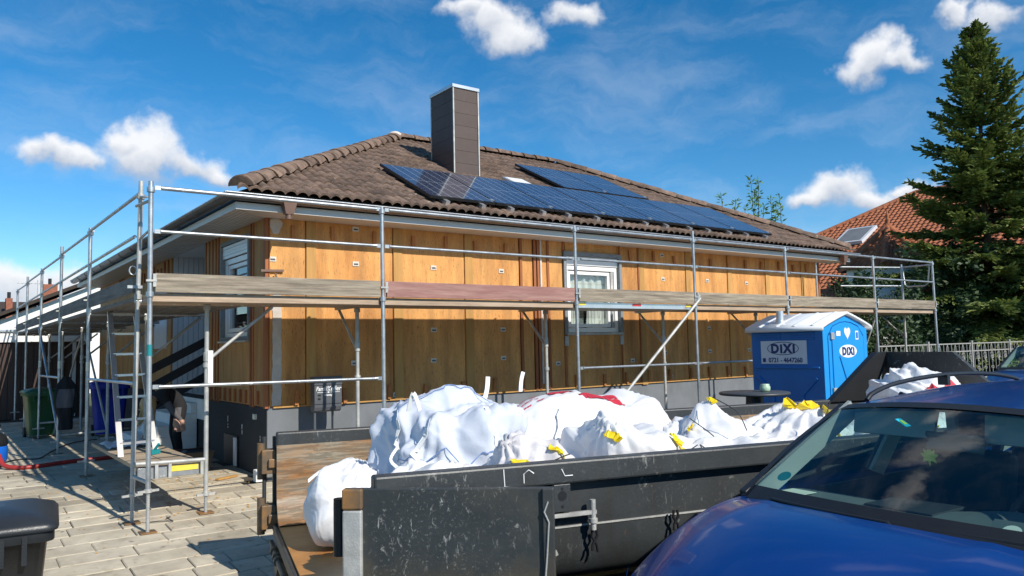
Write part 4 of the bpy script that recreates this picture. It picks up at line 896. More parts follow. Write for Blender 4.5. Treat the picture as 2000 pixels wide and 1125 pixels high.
# mortar tub with debris beside the platform
tb = thing('mortar_tub', 'low black tub with scraps beside the platform', 'tub', (-.95, .55, .14))
q = MB(); zz = [(.30,.20,.15),(.36,.26,.42),(.385,.285,.43),(.34,.24,.40),(.28,.18,.19)]
q.add([(-.95+sx*a, .55+sy*b_, z) for a, b_, z in zz for sx, sy in ((1,1),(-1,1),(-1,-1),(1,-1))], [(k*4+i, k*4+(i+1) % 4, (k+1)*4+(i+1) % 4, (k+1)*4+i) for k in range(4) for i in range(4)]+[(3,2,1,0),(16,17,18,19)]); q.build('tub', 'black', tb, bevel=.01)
for k in range(7):
    q = MB(); c = Vector((-.95+rj.uniform(-.2,.2), .55+rj.uniform(-.14,.14), .34+rj.uniform(0,.06))); q.box(-.07, .07, -.04, .04, -.006, .006, Matrix.Translation(c) @ Euler((rj.uniform(-.7,.7), rj.uniform(-.7,.7), rj.uniform(0,3))).to_matrix().to_4x4()); q.build('scrap', 'plinth' if k % 2 else 'siding', tb)
# cloth and offcuts on the platform
q = MB(); q.grid(lambda u, v: (-1.95+.55*u, -.1+.75*v, PZ+.012+.05*abs(noise.noise(Vector((u*4, v*5, 1))))+.03*abs(noise.noise(Vector((u*9, v*9, 4))))), 18, 18); tag(q.build('dust_sheet', 'bagwhite'), 'crumpled pale dust sheet on the low platform under the ladder', 'sheet')
q = MB(); q.box(-.06, .06, -.03, .03, -.025, .025, Matrix.Translation((-1.62, -.95, PZ+.03)) @ Matrix.Rotation(.5, 4, 'Z')); q.tube((-1.62, -.95, PZ+.05), (-1.58, -1.0, PZ+.12), .016, 8); tag(q.build('hand_tool', 'teal'), 'small green hand tool on the low platform', 'tool')
q = MB(); q.box(HX-.16, HX-.03, HY-.12, HY+.0, gz(HY)-.0, gz(HY)+.15); tag(q.build('stone_block', 'render', bevel=.01), 'small stone block at the foot of the house corner', 'block')

# ------------------------------------------------------------------ garage and left neighbours
ga = thing('garage', 'low garage with dark brown door and white fascia behind the bins', 'garage', (-2.5, 12.9, .16))
q = MB(); q.box(-7, -.35, 13.0, 18, .1, 2.3); q.build('wall', 'garagedoor', ga)
q = MB(); q.box(-7.1, -.3, 12.86, 18.1, 2.13, 2.40); q.build('fascia', 'render', ga)
q = MB(); q.box(-7.15, -.28, 12.80, 18.2, 2.40, 2.45); q.build('roof_edge', 'zinc', ga)
xx = -6.8
while xx < -.95: q = MB(); q.box(xx+.004, xx+.135, 12.92, 12.99, .16, 2.12); q.build('door_board', 'garagedoor', ga); xx += .14
q = MB(); q.box(-.74, -.66, 12.9, 12.99, .16, 2.12); q.build('door_frame', 'siding', ga)
ln_ = thing('neighbour_house', 'white gabled house with dark roof behind the side scaffold', 'house', (2, 30, 0))
q = MB(); q.add([(-4.5,27.5,0),(9,27.5,0),(9,27.5,4.2),(3.4,27.5,5.55),(-4.5,27.5,1.9),(-4.5,36,0),(9,36,0),(9,36,4.2),(3.4,36,5.55),(-4.5,36,1.9)], [(0,1,2,3,4),(9,8,7,6,5),(4,9,5,0),(1,6,7,2)]); q.build('wall', 'render', ln_)
q = MB(); q.bar((-5.0,31.5,1.95), (3.45,31.5,5.80), 9, .14, up=(0,0,1)); q.bar((3.40,31.5,5.80), (9.6,31.5,4.25), 9, .14); q.build('roof', 'tileback', ln_)
n3 = thing('distant_house', 'distant brown roof with two brick chimneys on the far left', 'house', (-1, 38, 0))
q = MB(); q.box(-12, 3, 38, 46, 0, 3.0); q.build('wall', 'render', n3)
q = MB(); q.add([(-12.5,37.5,2.9),(3.5,37.5,2.9),(3.5,46.5,2.9),(-12.5,46.5,2.9),(-10,42,4.9),(1.2,42,4.9)], [(0,1,5,4),(2,3,4,5),(1,2,5),(3,0,4)]); q.build('roof', 'tileback', n3)
for (x0, x1, zt) in ((1.06,1.75,5.76), (-.67,-.37,4.95)):
    q = MB(); q.box(x0, x1, 39.4, 40.2, 3.5, zt); c = q.build('chimney', 'brick', n3)
    q = MB(); q.tube(((x0+x1)/2, 39.8, zt), ((x0+x1)/2, 39.8, zt+.35), .09, 10); q.build('flue', 'black', c)
ae = MB(); ae.tube((.7, 38.5, 4.0), (.7, 38.5, 5.9), .02, 6); ae.tube((-.2, 38.5, 5.7), (1.0, 38.5, 5.7), .012, 6)
for k in range(6): ae.tube((-.2+k*.2, 38.1, 5.7), (-.2+k*.2, 38.9, 5.7), .008, 5)
ae.build('aerial', 'galvdull', n3)

# odds and ends on the paving
q = MB(); q.path([(-1.92, -2.02, gz(-2.02)+.008), (-1.80, -2.05, gz(-2.05)+.012), (-1.68, -2.12, gz(-2.1)+.01), (-1.72, -2.0, gz(-2.0)+.02), (-1.66, -1.92, gz(-1.92)+.008)], .0045, 6); tag(q.build('bent_wire', 'wire'), 'bent piece of dark wire on the paving before the scaffold feet', 'wire')
for k, (x, y, a, l, lb) in enumerate(((-.62,-.35,.5,.34,'short pale timber offcut on the paving along the dark plinth'),(-.75,1.9,1.2,.55,'long timber offcut leaning on the ground before the entrance steps'),(-1.15,1.75,.2,.28,'small timber offcut on the paving behind the low platform'))):
    q = MB(); q.box(-l/2, l/2, -.03, .03, 0, .022, Matrix.Translation((x, y, gz(y)+.006)) @ Euler((0, -.12 if k == 1 else 0, a)).to_matrix().to_4x4()); tag(q.build('timber_offcut', 'batten', bevel=.002), lb, 'offcut', 'timber offcuts on the paving')

q = MB(); rc = random.Random(77)
for k in range(420):
    x = rc.gauss(-1.2, .8); y = rc.gauss(-.2, 1.5)
    if x > -.3 or y < -3.5 or x < -3.2: continue
    e = rc.uniform(.004, .014); z = gz(y)+.004
    a = rc.random()*3; ca_, sa_ = math.cos(a)*e*1.6, math.sin(a)*e
    q.add([(x-ca_, y-sa_, z), (x+sa_, y-ca_, z), (x+ca_, y+sa_, z), (x-sa_, y+ca_, z), (x, y, z+e*rc.uniform(.4,1.1))], [(0,1,4),(1,2,4),(2,3,4),(3,0,4)])
tag(q.build('rubble_crumbs', 'batten'), 'wood chips and crumbs scattered over the paving by the plinth', 'debris', kind='stuff')

# ------------------------------------------------------------------ roll-off skip with its doors open
from mathutils.bvhtree import BVHTree
SKA = math.atan2(-.258, .966)
skip = thing('skip_container', 'long black steel skip with rusty inside and open doors full of white bags', 'skip', (-1.444, -4.456, 0), rz=SKA)
SKM = Matrix.Translation(skip.location) @ Matrix.Rotation(SKA, 4, 'Z'); SKI = SKM.inverted()
SL, SW_, RIM = 6.35, 2.5, 1.10
def side_prof(sgn, o=0):      # sgn +1 far side (y=0), -1 near side (y=-SW_); o = inset
    p = [(0, 1.0), (0, .80), (0, .62), (-.015, .54), (-.05, .465), (-.10, .415), (-.17, .385), (-.26, .375)]
    p = [(y-o if i < 6 else y, z+(o if i > 3 else 0)) for i, (y, z) in enumerate(p)]
    return [(y, z) for y, z in p] if sgn > 0 else [(-SW_-y, z) for y, z in p]
def extr(q, prof, x0, x1, flip=False, seg=12):
    n = len(prof); vs = []
    for k in range(seg+1):
        x = x0+(x1-x0)*k/seg; vs += [(x, y, z) for y, z in prof]
    fs = [(k*n+i, k*n+i+1, (k+1)*n+i+1, (k+1)*n+i) for k in range(seg) for i in range(n-1)]
    q.add(vs, [f[::-1] for f in fs] if flip else fs, True)
for sg, nm in ((1, 'far'), (-1, 'near')):
    xs_ = 0 if sg > 0 else .27
    q = MB(); extr(q, side_prof(sg), xs_, SL, sg > 0); q.cur = 1; extr(q, side_prof(sg, .035), xs_, SL, sg < 0)
    a, c = side_prof(sg), side_prof(sg, .035); q.cur = 1
    q.add([(xs_, y, z) for y, z in a]+[(xs_, y, z) for y, z in c], [(i, i+1, len(a)+i+1, len(a)+i) for i in range(len(a)-1)])
    w = q.build('side_wall', ['steel', 'rustwall'], skip, local=True)
    y0 = -.03 if sg > 0 else -SW_-.075; y1 = .075 if sg > 0 else -SW_+.03
    q = MB(); q.box(xs_, SL, y0, y1, .975, RIM); q.build('rim_beam', 'steel', skip, bevel=.012, local=True)
q = MB(); q.box(0, SL, -SW_+.22, -.22, .345, .40); q.build('floor', 'rustfloor', skip, local=True)
q = MB(); q.box(-.03, -.001, -SW_+.05, -.05, .30, .385); q.build('floor_edge', 'steel', skip, bevel=.006, local=True)
for y in (-.85, -1.65):
    q = MB(); q.box(.1, SL-.1, y-.06, y+.06, .02, .34); q.build('skid_beam', 'black', skip, local=True)
q = MB()
for k in range(9): q.box(.4+k*.68, .46+k*.68, -SW_+.2, -.2, .22, .344)
q.build('cross_member', 'black', skip, local=True)
q = MB(); q.tube((-.04, -.05, .245), (-.04, -SW_+.05, .245), .022, 10)
for y in (-.32, -.5, -.62, -1.1): q.tube((-.04, y, .245), (-.04, y-.05, .245), .036, 10)
q.build('latch_rod', 'rusthinge', skip, local=True)
for y in (-.42, -2.05):
    q = MB(); q.tube((.06, y-.10, .11), (.06, y+.10, .11), .105, 18); q.build('roller', 'rusthinge', skip, local=True)
q = MB(); q.box(.16, 1.0, .08, .13, .3, .42); q.build('bracket', 'steel', skip, local=True)
# far door swung right round against the outside
q = MB(); q.box(-.02, 1.05, .10, .15, .30, 1.06); q.build('door', 'steel', skip, bevel=.006, local=True)
for z in (.86, .42):
    q = MB(); q.box(-.11, .0, .03, .16, z-.09, z+.10); q.tube((-.11, .12, z-.14), (-.11, .12, z+.15), .032, 10); q.box(-.06, .02, -.0, .1, z-.04, z+.03); q.build('hinge', 'rusthinge', skip, bevel=.006, local=True)
q = MB(); q.tube((-.085, .12, .30), (-.085, .12, 1.06), .016, 8); q.build('hinge_rod', 'steel', skip, local=True)
# near door standing open towards the street
dA = SKI @ Vector((-1.965, -6.90, 0)); dB = SKI @ Vector((-1.155, -7.62, 0)); dd = (dB-dA).normalized(); dn = Vector((dd.y, -dd.x, 0))
dm = Matrix((dd, -dn, (0,0,1))).transposed().to_4x4(); dm = Matrix.Translation(dA) @ dm; dl = (dB-dA).length
q = MB(); q.box(.0, dl, -.02, .02, .24, 1.045, dm); q.build('door', 'steeldoor', skip, bevel=.006, local=True)
q = MB(); q.bar(dm @ Vector((.055, -.035, .24)), dm @ Vector((.055, -.035, .94)), .10, .035, up=dn); q.build('door_stile', 'galvdull', skip, bevel=.008, local=True)
q = MB(); q.bar(dm @ Vector((.055, -.035, .945)), dm @ Vector((.055, -.035, 1.047)), .105, .036, up=dn); q.build('door_stile', 'rusthinge', skip, bevel=.008, local=True)
q = MB(); q.bar(dm @ Vector((dl-.03, -.03, .24)), dm @ Vector((dl-.03, -.03, 1.043)), .055, .02, up=dn); q.build('door_stile', 'steeldoor', skip, bevel=.004, local=True)
q = MB(); q.path([dm @ Vector(p) for p in ((dl-.03,-.043,.98),(dl-.05,-.043,.93),(dl-.028,-.043,.88),(dl-.04,-.043,.72),(dl-.052,-.043,.6),(dl-.045,-.043,.3))], .005, 6); q.build('weld_bead', 'galvdull', skip, local=True)
q = MB(); q.tube(dm @ Vector((-.03, .02, .70)), dm @ Vector((-.03, .02, .99)), .032, 10); q.tube(dm @ Vector((-.03, .02, .28)), dm @ Vector((-.03, .02, .45)), .032, 10); q.build('hinge', 'black', skip, local=True)
# fittings on the near side
q = MB(); q.box(1.28, 1.385, -SW_-.075, -SW_-.012, .82, .974); bkt = q.build('bracket', 'steel', skip, bevel=.004, local=True)
q = MB()
for z, r in ((.91,.028),(.95,.009),(.85,.009)): q.tube((1.332, -SW_-.0765, z), (1.332, -SW_-.07, z), r, 14)
q.build('bolt_hole', 'black', bkt, local=True)
q = MB(); q.bar((1.0, -SW_-.06, .80), (1.55, -SW_-.06, .80), .02, .022); q.tube((1.53, -SW_-.06, .70), (1.53, -SW_-.06, .87), .017, 10); q.tube((1.53, -SW_-.06, .74), (1.53, -SW_-.06, .765), .026, 10); q.build('latch_pin', 'galvdull', skip, local=True)
for xq, zq in ((1.54, .70), (2.09, .755)):
    q = MB(); q.path([(xq-.012, -SW_-.05, zq), (xq-.018, -SW_-.05, zq-.04), (xq+.012, -SW_-.05, zq-.085), (xq+.02, -SW_-.05, zq-.13)], .008, 6); q.path([(xq+.012, -SW_-.05, zq), (xq+.018, -SW_-.05, zq-.04), (xq-.012, -SW_-.05, zq-.085), (xq-.015, -SW_-.05, zq-.12)], .008, 6)
    q.build('chain_hook', 'black', skip, local=True)
q = MB(); q.box(1.0, SL, -SW_-.006, -SW_+.0, .715, .725); q.build('weld_seam', 'galvdull', skip, local=True)
q = MB(); q.bar((1.05, -SW_-.02, .50), (1.30, -SW_-.05, .60), .03, .03); q.build('stay', 'galvdull', skip, local=True)
# chalk marks on the rim
for pts in (((.98,1.085),(.985,.99)), ((.98,.99),(1.02,.985)), ((1.10,1.0),(1.10,1.05),(1.13,1.07),(1.16,1.05)), ((1.33,1.06),(1.35,1.02),(1.40,1.02))):
    q = MB(); q.path([(x, -SW_-.0765, z) for x, z in pts], .0035, 5); q.build('chalk_mark', 'white', skip, local=True)
# raised headboard at the hook end: slanting cheek on the house side, then the board
q = MB(); q.add([(5.72,.02,1.08),(6.3,.02,1.08),(6.62,.02,1.60),(6.42,.02,1.60),(5.72,-.06,1.08),(6.3,-.06,1.08),(6.62,-.06,1.60),(6.42,-.06,1.60)], [(0,1,2,3),(7,6,5,4),(0,4,5,1),(1,5,6,2),(2,6,7,3),(3,7,4,0)]); q.build('headboard_cheek', 'black', skip, local=True)
q = MB(); q.prism([(.02,.38),(.02,1.60),(-.88,1.60),(-1.25,1.30),(-2.5,1.12),(-2.5,.38)], .05, Matrix(((0,0,1,6.56),(1,0,0,0),(0,1,0,0),(0,0,0,1)))); q.build('headboard', 'steel', skip, local=True)

# ------------------------------------------------------------------ big bags
def tri(x): x = x-math.floor(x); return 4*abs(x-.5)-1
def cusp(x): x = x-math.floor(x); return 1-2*abs(2*x-1)**.62      # sharp ridge, broad trough
def bag_mesh(c, dims, seed, peaks=(), fold=1.0, k=3.0, n=46, rz_=0, floor=.385, m='bagwhite', ties=()):
    fold *= 1.15
    rr = random.Random(seed); off = Vector((rr.uniform(-50,50), rr.uniform(-50,50), rr.uniform(-50,50)))
    bm = bmesh.new(); bmesh.ops.create_cube(bm, size=2); bmesh.ops.subdivide_edges(bm, edges=bm.edges[:], cuts=n, use_grid_fill=True)
    rot = Matrix.Rotation(rz_, 3, 'Z'); c = Vector(c); D = Vector(dims)
    fl = []
    for j in range(9):      # straight creases running across the cloth in random directions
        d = Vector((rr.gauss(0,1), rr.gauss(0,1), rr.gauss(0,.9))).normalized(); f = rr.uniform(1.1, 2.0)*(1.0 if j < 3 else 2.2 if j < 6 else 4.5)
        fl.append((d, f, rr.random(), (.068 if j < 3 else .036 if j < 6 else .018)*fold, Vector((rr.uniform(0,99), rr.uniform(0,99), 0))))
    ties = list(ties) or [(rr.uniform(-.6,.6)*D.x, rr.uniform(-.6,.6)*D.y, D.z*.9, rr.randint(9,15)) for _ in range(2)]
    for v in bm.verts:
        p = v.co; nn = (abs(p.x)**k+abs(p.y)**k+abs(p.z)**k)**(1/k); s = p/nn
        q = Vector((s.x*D.x, s.y*D.y, s.z*D.z))
        up = max(0, s.z+.15)
        for (ax, ay, dz, ra) in peaks: q.z += dz*up*math.exp(-math.sqrt((q.x-ax)**2+(q.y-ay)**2+.0036)/ra*1.3)
        nr = Vector((s.x/D.x, s.y/D.y, s.z/D.z)).normalized(); w = q+off
        d = .085*noise.noise(w*1.6)-.02
        wp = w+Vector((noise.noise(w*1.5), noise.noise(w*1.5+Vector((9,0,0))), noise.noise(w*1.5+Vector((0,9,0)))))*.22
        for (dr_, f, ph, am, o_) in fl:
            g = noise.noise(w*1.9+o_); g = max(0, min(1, .5+g*1.6)); d += am*g*(cusp if am < .055 else tri)(f*wp.dot(dr_)+ph)
        for (tx_, ty_, tz_, cnt) in ties:    # pleats gathered towards a tie
            e = q-Vector((tx_, ty_, tz_)); rad = e.length; a = math.atan2(e.y, e.x)+.3*noise.noise(w*3)
            d += .034*fold*tri(a*cnt/6.283)*math.exp(-rad/.20)*min(1, rad/.06)
        d += .010*fold*tri(2.2*noise.noise(wp*2.6))+.003*fold*tri(4*noise.noise(wp*7.5))
        q = rot @ (q+nr*d*(1.0 if D.length > .6 else .75))+c
        if q.z < floor+.01: q.z = floor+.01+.01*rr.random()
        v.co = q
    me = bpy.data.meshes.new('big_bag'); bm.to_mesh(me); bm.free()
    me.polygons.foreach_set('use_smooth', [True]*len(me.polygons)); me.materials.append(M[m]); return me
BV = {}
def bag(label, c, dims, seed, **kw):
    me = bag_mesh(c, dims, seed, **kw); me.transform(SKM); base = SKM @ Vector((c[0], c[1], .39)); me.transform(Matrix.Translation(-base))
    t = thing('big_bag', label, 'bag', base, 'white building rubble bags in the skip')
    o = bpy.data.objects.new('sack', me); COL.objects.link(o); o.parent = t
    t_bvh = BVHTree.FromPolygons([v.co+base for v in me.vertices], [tuple(p.vertices) for p in me.polygons])
    BV[t.name] = t_bvh; return t, t_bvh
def stick(t, bvh, pts, name, m, w=.03, h=.006, off=.012, seg=6):    # strap that follows the bag surface
    P = smooth_path([SKM @ Vector(p) for p in pts], seg); Q = []
    for p in P:
        loc, no, i, d = bvh.find_nearest(p); Q.append((loc+no*off, no))
    q = MB(); L_ = []
    for i, (p, no) in enumerate(Q):
        d = (Q[min(i+1, len(Q)-1)][0]-Q[max(i-1, 0)][0]).normalized(); sd = d.cross(no).normalized()
        L_ += [p-sd*w/2, p+sd*w/2, p+sd*w/2+no*h, p-sd*w/2+no*h]
    n = len(Q); fs = [(i*4+j, i*4+(j+1) % 4, (i+1)*4+(j+1) % 4, (i+1)*4+j) for i in range(n-1) for j in range(4)]+[(3,2,1,0),(4*n-4,4*n-3,4*n-2,4*n-1)]
    q.add(L_, fs); return q.build(name, m, t)
def free_strap(t, pts, name, m, w=.035, h=.005, up=(0,1,0)):
    if m != 'strapwhite':
        o = stick(t, BV[t.name], pts, name, m, w, h*.6, .006); rk = random.Random(len(COL.objects))
        for v in o.data.vertices: v.co += Vector((rk.uniform(-1,1), rk.uniform(-1,1), rk.uniform(-.5,1.2)))*w*.16
        return o
    P = smooth_path([SKM @ Vector(p) for p in pts], 6); q = MB()
    for a, b_ in zip(P[:-1], P[1:]): q.bar(a, b_, w, h, up=up)
    return q.build(name, m, t)
def cord(t, pts, r=.004): q = MB(); q.path(smooth_path([SKM @ Vector(p) for p in pts], 5), r, 5); return q.build('cord', 'wire', t)
def printed(t, bvh, cells, m, name='print'):
    for (x0, x1, y0, y1) in cells:
        q = MB()
        def fn(u, v):
            p = SKM @ Vector((x0+(x1-x0)*u, y0+(y1-y0)*v, 2.6)); h = bvh.ray_cast(p, Vector((0,0,-1))); return h[0]+Vector((0,0,.008)) if h[0] else p-Vector((0,0,1.5))
        q.grid(fn, 8, 8); q.build(name, m, t)
A, Ab = bag('large pale bluish bag with a pointed crumpled top, leftmost in the heap', (1.12,-1.08,.90), (.47,.50,.42), 3, peaks=((-.14,.05,.22,.22),(.16,.05,.18,.20)), fold=.85, k=5, m='bagblue')
stick(A, Ab, [(.55,-1.3,1.02),(.8,-1.7,1.03),(1.1,-1.75,1.05),(1.3,-1.7,1.07)], 'seam', 'stitch', .008, .003, .006, 10)
stick(A, Ab, [(.60,-1.2,1.35),(.95,-1.1,1.6),(1.35,-1.1,1.55),(1.55,-1.2,1.3)], 'seam', 'stitch', .007, .003, .006, 10)
for pts in ([(.74,-1.62,.62),(.74,-1.62,1.0),(.78,-1.5,1.32)], [(1.28,-1.62,.75),(1.28,-1.62,1.05),(1.26,-1.5,1.32)], [(.60,-1.3,.7),(.60,-1.3,1.1),(.66,-1.2,1.35)]): stick(A, Ab, pts, 'webbing', 'strapwhite', .035, .003, .005, 10)
free_strap(A, [(.72,-1.50,1.34),(.74,-1.56,1.46),(.80,-1.50,1.34)], 'loop', 'strapwhite', .03)
free_strap(A, [(.62,-1.60,1.12),(.56,-1.66,1.05),(.63,-1.66,.98)], 'loop', 'strapwhite', .02)
free_strap(A, [(1.50,-.8,1.32),(1.53,-.8,1.42),(1.54,-.8,1.52)], 'loop', 'strapwhite', .04)
B, Bb = bag('long flat white bag with red print lying on the heap', (2.12,-.92,.90), (.93,.58,.50), 14, fold=.45, k=2.7)
cells = [(1.92+i*.165, 1.92+i*.165+.155, y, y+.10) for i in range(4) for y in (-1.16,-1.05) ]
printed(B, Bb, cells, 'redprint')
rr_ = random.Random(6); cells = [(x, x+rr_.uniform(.02,.07), y, y+.014) for y in (-1.22,-1.16,-1.10,-1.04) for x in [1.42+.07*k+rr_.uniform(0,.02) for k in range(6)]]
printed(B, Bb, cells, 'redprint', 'lettering')
free_strap(B, [(2.02,-.30,1.36),(2.03,-.30,1.46),(2.05,-.30,1.53)], 'loop', 'strapwhite', .04)
stick(B, Bb, [(1.75,-1.7,.95),(1.82,-1.6,1.15),(1.90,-1.4,1.35)], 'strap', 'strapwhite', .035)
C_, Cb = bag('small warm white bag with yellow ties near the skip rim', (1.36,-2.04,.80), (.33,.31,.34), 22, peaks=((-.15,0,.12,.15),), fold=.8, k=4, m='bagpink')
free_strap(C_, [(1.16,-2.28,1.17),(1.19,-2.33,1.12),(1.20,-2.35,1.04)], 'tie', 'yellow', .035, .01)
free_strap(C_, [(1.40,-2.25,1.16),(1.45,-2.30,1.17),(1.49,-2.34,1.14),(1.50,-2.36,1.0)], 'tie', 'yellow', .04, .01); cord(C_, [(1.30,-2.40,1.06),(1.40,-2.42,1.10),(1.48,-2.38,1.11)])
D_, Db = bag('bulging white bag with two yellow ties in the middle of the heap', (2.16,-1.84,.83), (.40,.40,.38), 31, fold=.75, k=3.6, peaks=((.25,.1,.06,.2),))
free_strap(D_, [(1.83,-2.12,1.20),(1.88,-2.16,1.18),(1.93,-2.18,1.13)], 'tie', 'yellow', .05, .012)
free_strap(D_, [(2.42,-2.18,1.20),(2.44,-2.24,1.17),(2.47,-2.28,1.10)], 'tie', 'yellow', .07, .012); cord(D_, [(2.15,-2.30,1.02),(2.3,-2.34,1.05),(2.44,-2.30,1.09)]); cord(D_, [(2.46,-2.30,1.09),(2.44,-2.38,1.02),(2.42,-2.4,.98)]); cord(D_, [(2.46,-2.30,1.09),(2.52,-2.38,1.03),(2.55,-2.4,1.0)])
E_, Eb = bag('white bag drawn up into a peak right of the middle of the heap', (3.10,-1.5,.80), (.56,.50,.40), 42, fold=.6, peaks=((.0,0,.14,.2),))
free_strap(E_, [(3.00,-1.62,1.35),(3.04,-1.64,1.36),(3.07,-1.66,1.33)], 'tie', 'yellow', .04, .01); cord(E_, [(3.02,-1.68,1.34),(3.03,-1.95,1.25),(3.05,-2.03,1.12)])
free_strap(E_, [(2.74,-1.66,1.22),(2.78,-1.70,1.22),(2.82,-1.72,1.19)], 'tie', 'yellow', .05, .01); cord(E_, [(2.77,-1.74,1.2),(2.78,-2.0,1.1),(2.80,-2.06,1.02)])
E2, E2b = bag('low flat white bag along the near skip rim', (2.95,-2.08,.76), (.66,.32,.35), 47, fold=.7)
F_, Fb = bag('white bag with dark print and a big yellow handle, right of the heap', (3.98,-1.42,.80), (.46,.48,.40), 53, fold=.65, peaks=((-.05,0,.08,.2),))
free_strap(F_, [(3.92,-1.50,1.36),(3.98,-1.52,1.40),(4.10,-1.54,1.39),(4.18,-1.56,1.33)], 'handle', 'yellow', .08, .02); free_strap(F_, [(4.12,-1.70,1.34),(4.14,-1.86,1.22),(4.15,-1.93,1.02),(4.15,-1.95,.9)], 'strap', 'yellow', .05, .012)
for pts, w in (([(3.80,-2.0,1.12),(3.86,-2.05,1.10)], .06), ([(3.74,-2.0,1.0),(3.88,-2.05,1.0)], .03), ([(3.92,-2.0,1.10),(3.98,-2.0,1.04)], .11)): stick(F_, Fb, pts, 'print', 'greyprint', w, .002, .006, 5)
free_strap(F_, [(3.86,-1.92,1.20),(3.91,-1.94,1.21),(4.0,-1.92,1.24)], 'tie', 'redprint', .04, .01); free_strap(F_, [(3.82,-1.93,1.22),(3.86,-1.95,1.20)], 'tie', 'yellow', .05, .01)
cord(F_, [(3.60,-2.0,.98),(3.75,-2.02,1.12),(3.9,-1.95,1.28)])
H_, Hb = bag('small full white sack on the bare rusty floor at the open end', (.37,-1.02,.67), (.25,.30,.29), 61, fold=.55, k=2.8)
q = MB(); P_ = smooth_path([SKM @ Vector(p) for p in ((.12,-1.08,.87),(.20,-1.06,.92),(.33,-1.02,.955),(.44,-.98,.96))], 12)
for a in P_: q.bar(a-Vector((0,0,.012)), a+Vector((0,0,.012)), .006, .006)
q.build('stitched_hem', 'strapwhite', H_)
I_, Ib = bag('flat white bag spilling over beside the open end', (.84,-2.08,.74), (.50,.30,.34), 71, fold=.8, peaks=((-.28,.0,.06,.2),))
J_, Jb = bag('white bag with a yellow tie seen through the blue car windows', (4.85,-1.5,.72), (.46,.52,.36), 82, fold=1.0)
stick(J_, Jb, [(4.75,-1.9,1.02),(5.0,-1.95,1.02)], 'tie', 'yellow', .07, .01)
K_, Kb = bag('white bag lying at the back beneath the printed one', (3.1,-.55,.66), (.65,.42,.30), 93, fold=1.0)
N_, Nb = bag('white bag near the headboard beneath the printed one', (5.85,-1.05,.72), (.46,.62,.36), 97, fold=1.0)
G_, Gb = bag('white bag with red print leaning on the black headboard', (6.08,-.86,1.12), (.44,.38,.26), 101, fold=.8, peaks=((-.16,.0,.30,.24),), floor=.9)
for (z0, z1) in ((1.20,1.29),(1.31,1.40)):
    for k in range(3): stick(G_, Gb, [(5.72+k*.17,-1.4,(z0+z1)/2),(5.86+k*.17,-1.4,(z0+z1)/2)], 'print', 'redprint', z1-z0, .002, .006, 5)

# ------------------------------------------------------------------ portable toilet
dx = thing('portable_toilet', 'blue portable toilet with white roof standing behind the skip', 'toilet', (7.145, -3.8, -.08))
tx0, tx1, ty0, ty1, tz0, tz1 = 6.55, 7.74, -4.40, -3.20, -.02, 1.90
q = MB(); q.box(tx0, tx1, ty0, ty1, tz0, tz1-.02)
gb = [(tx0,tz1-.02),(tx1,tz1-.02),(tx1-.18,tz1+.10),((tx0+tx1)/2,tz1+.22),(tx0+.18,tz1+.10)]
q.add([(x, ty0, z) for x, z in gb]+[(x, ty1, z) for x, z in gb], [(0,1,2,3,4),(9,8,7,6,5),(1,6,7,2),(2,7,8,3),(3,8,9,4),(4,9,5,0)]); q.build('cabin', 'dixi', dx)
q = MB(); rp_ = [(tx0-.07,tz1-.02),(tx0-.06,tz1+.035),(tx0+.08,tz1+.085),(tx0+.25,tz1+.14),(tx0+.45,tz1+.20),((tx0+tx1)/2,tz1+.24),(tx1-.45,tz1+.20),(tx1-.25,tz1+.14),(tx1-.08,tz1+.085),(tx1+.06,tz1+.035),(tx1+.07,tz1-.02)]
n = len(rp_); q.add([(x, ty0-.06, z) for x, z in rp_]+[(x, ty1+.06, z) for x, z in rp_], [(i, n+i, n+i+1, i+1) for i in range(n-1)], True); rf = q.build('roof', 'dixiroof', dx, solid=.035)
for y in (ty0+.12, ty0+.42, ty0+.72, ty0+1.02):
    q = MB(); q.add([(x, y-.045, z+.016) for x, z in rp_[1:-1]]+[(x, y, z+.028) for x, z in rp_[1:-1]]+[(x, y+.045, z+.016) for x, z in rp_[1:-1]], [(i, n-2+i, n-1+i, i+1) for i in range(n-3)]+[(n-2+i, 2*(n-2)+i, 2*(n-2)+i+1, n-1+i) for i in range(n-3)]); q.build('rib', 'dixiroof', rf)
q = MB(); q.tube((tx0+.15, -3.62, tz1+.05), (tx0+.15, -3.62, tz1+.30), .055, 14); q.tube((tx0+.15, -3.62, tz1+.02), (tx0+.15, -3.62, tz1+.16), .085, 14, .065); q.build('vent_pipe', 'zinc', dx)
for (ya, yb_) in ((-3.72,-3.28),(-4.28,-3.84)):
    for k in range(4):
        q = MB(); z = 1.70+k*.038+.02; q.box(tx0-.014, tx0-.0, ya, yb_, z+.04, z+.062); q.build('louvre', 'dixi', dx, bevel=.004)
q = MB(); q.box(tx0-.03, tx0-.0, ty0+.05, ty1-.05, 1.33, 1.36); q.box(tx0-.02, tx0, ty0+.05, ty1-.05, .62, .66); q.build('swage', 'dixi', dx, bevel=.01)
for (ya, za, yb_, zb) in ((-3.3,1.2,-3.55,.95),(-4.3,1.2,-4.05,.95),(-3.55,.95,-3.55,.1),(-4.05,.95,-4.05,.1)):
    q = MB(); q.bar((tx0-.008, ya, za), (tx0-.008, yb_, zb), .05, .03, up=(1,0,0)); q.build('swage', 'dixi', dx, bevel=.01)
q = MB(); q.box(tx0-.012, tx0-.002, -4.15, -3.37, 1.40, 1.745); sg = q.build('sign', 'dixisign', dx)
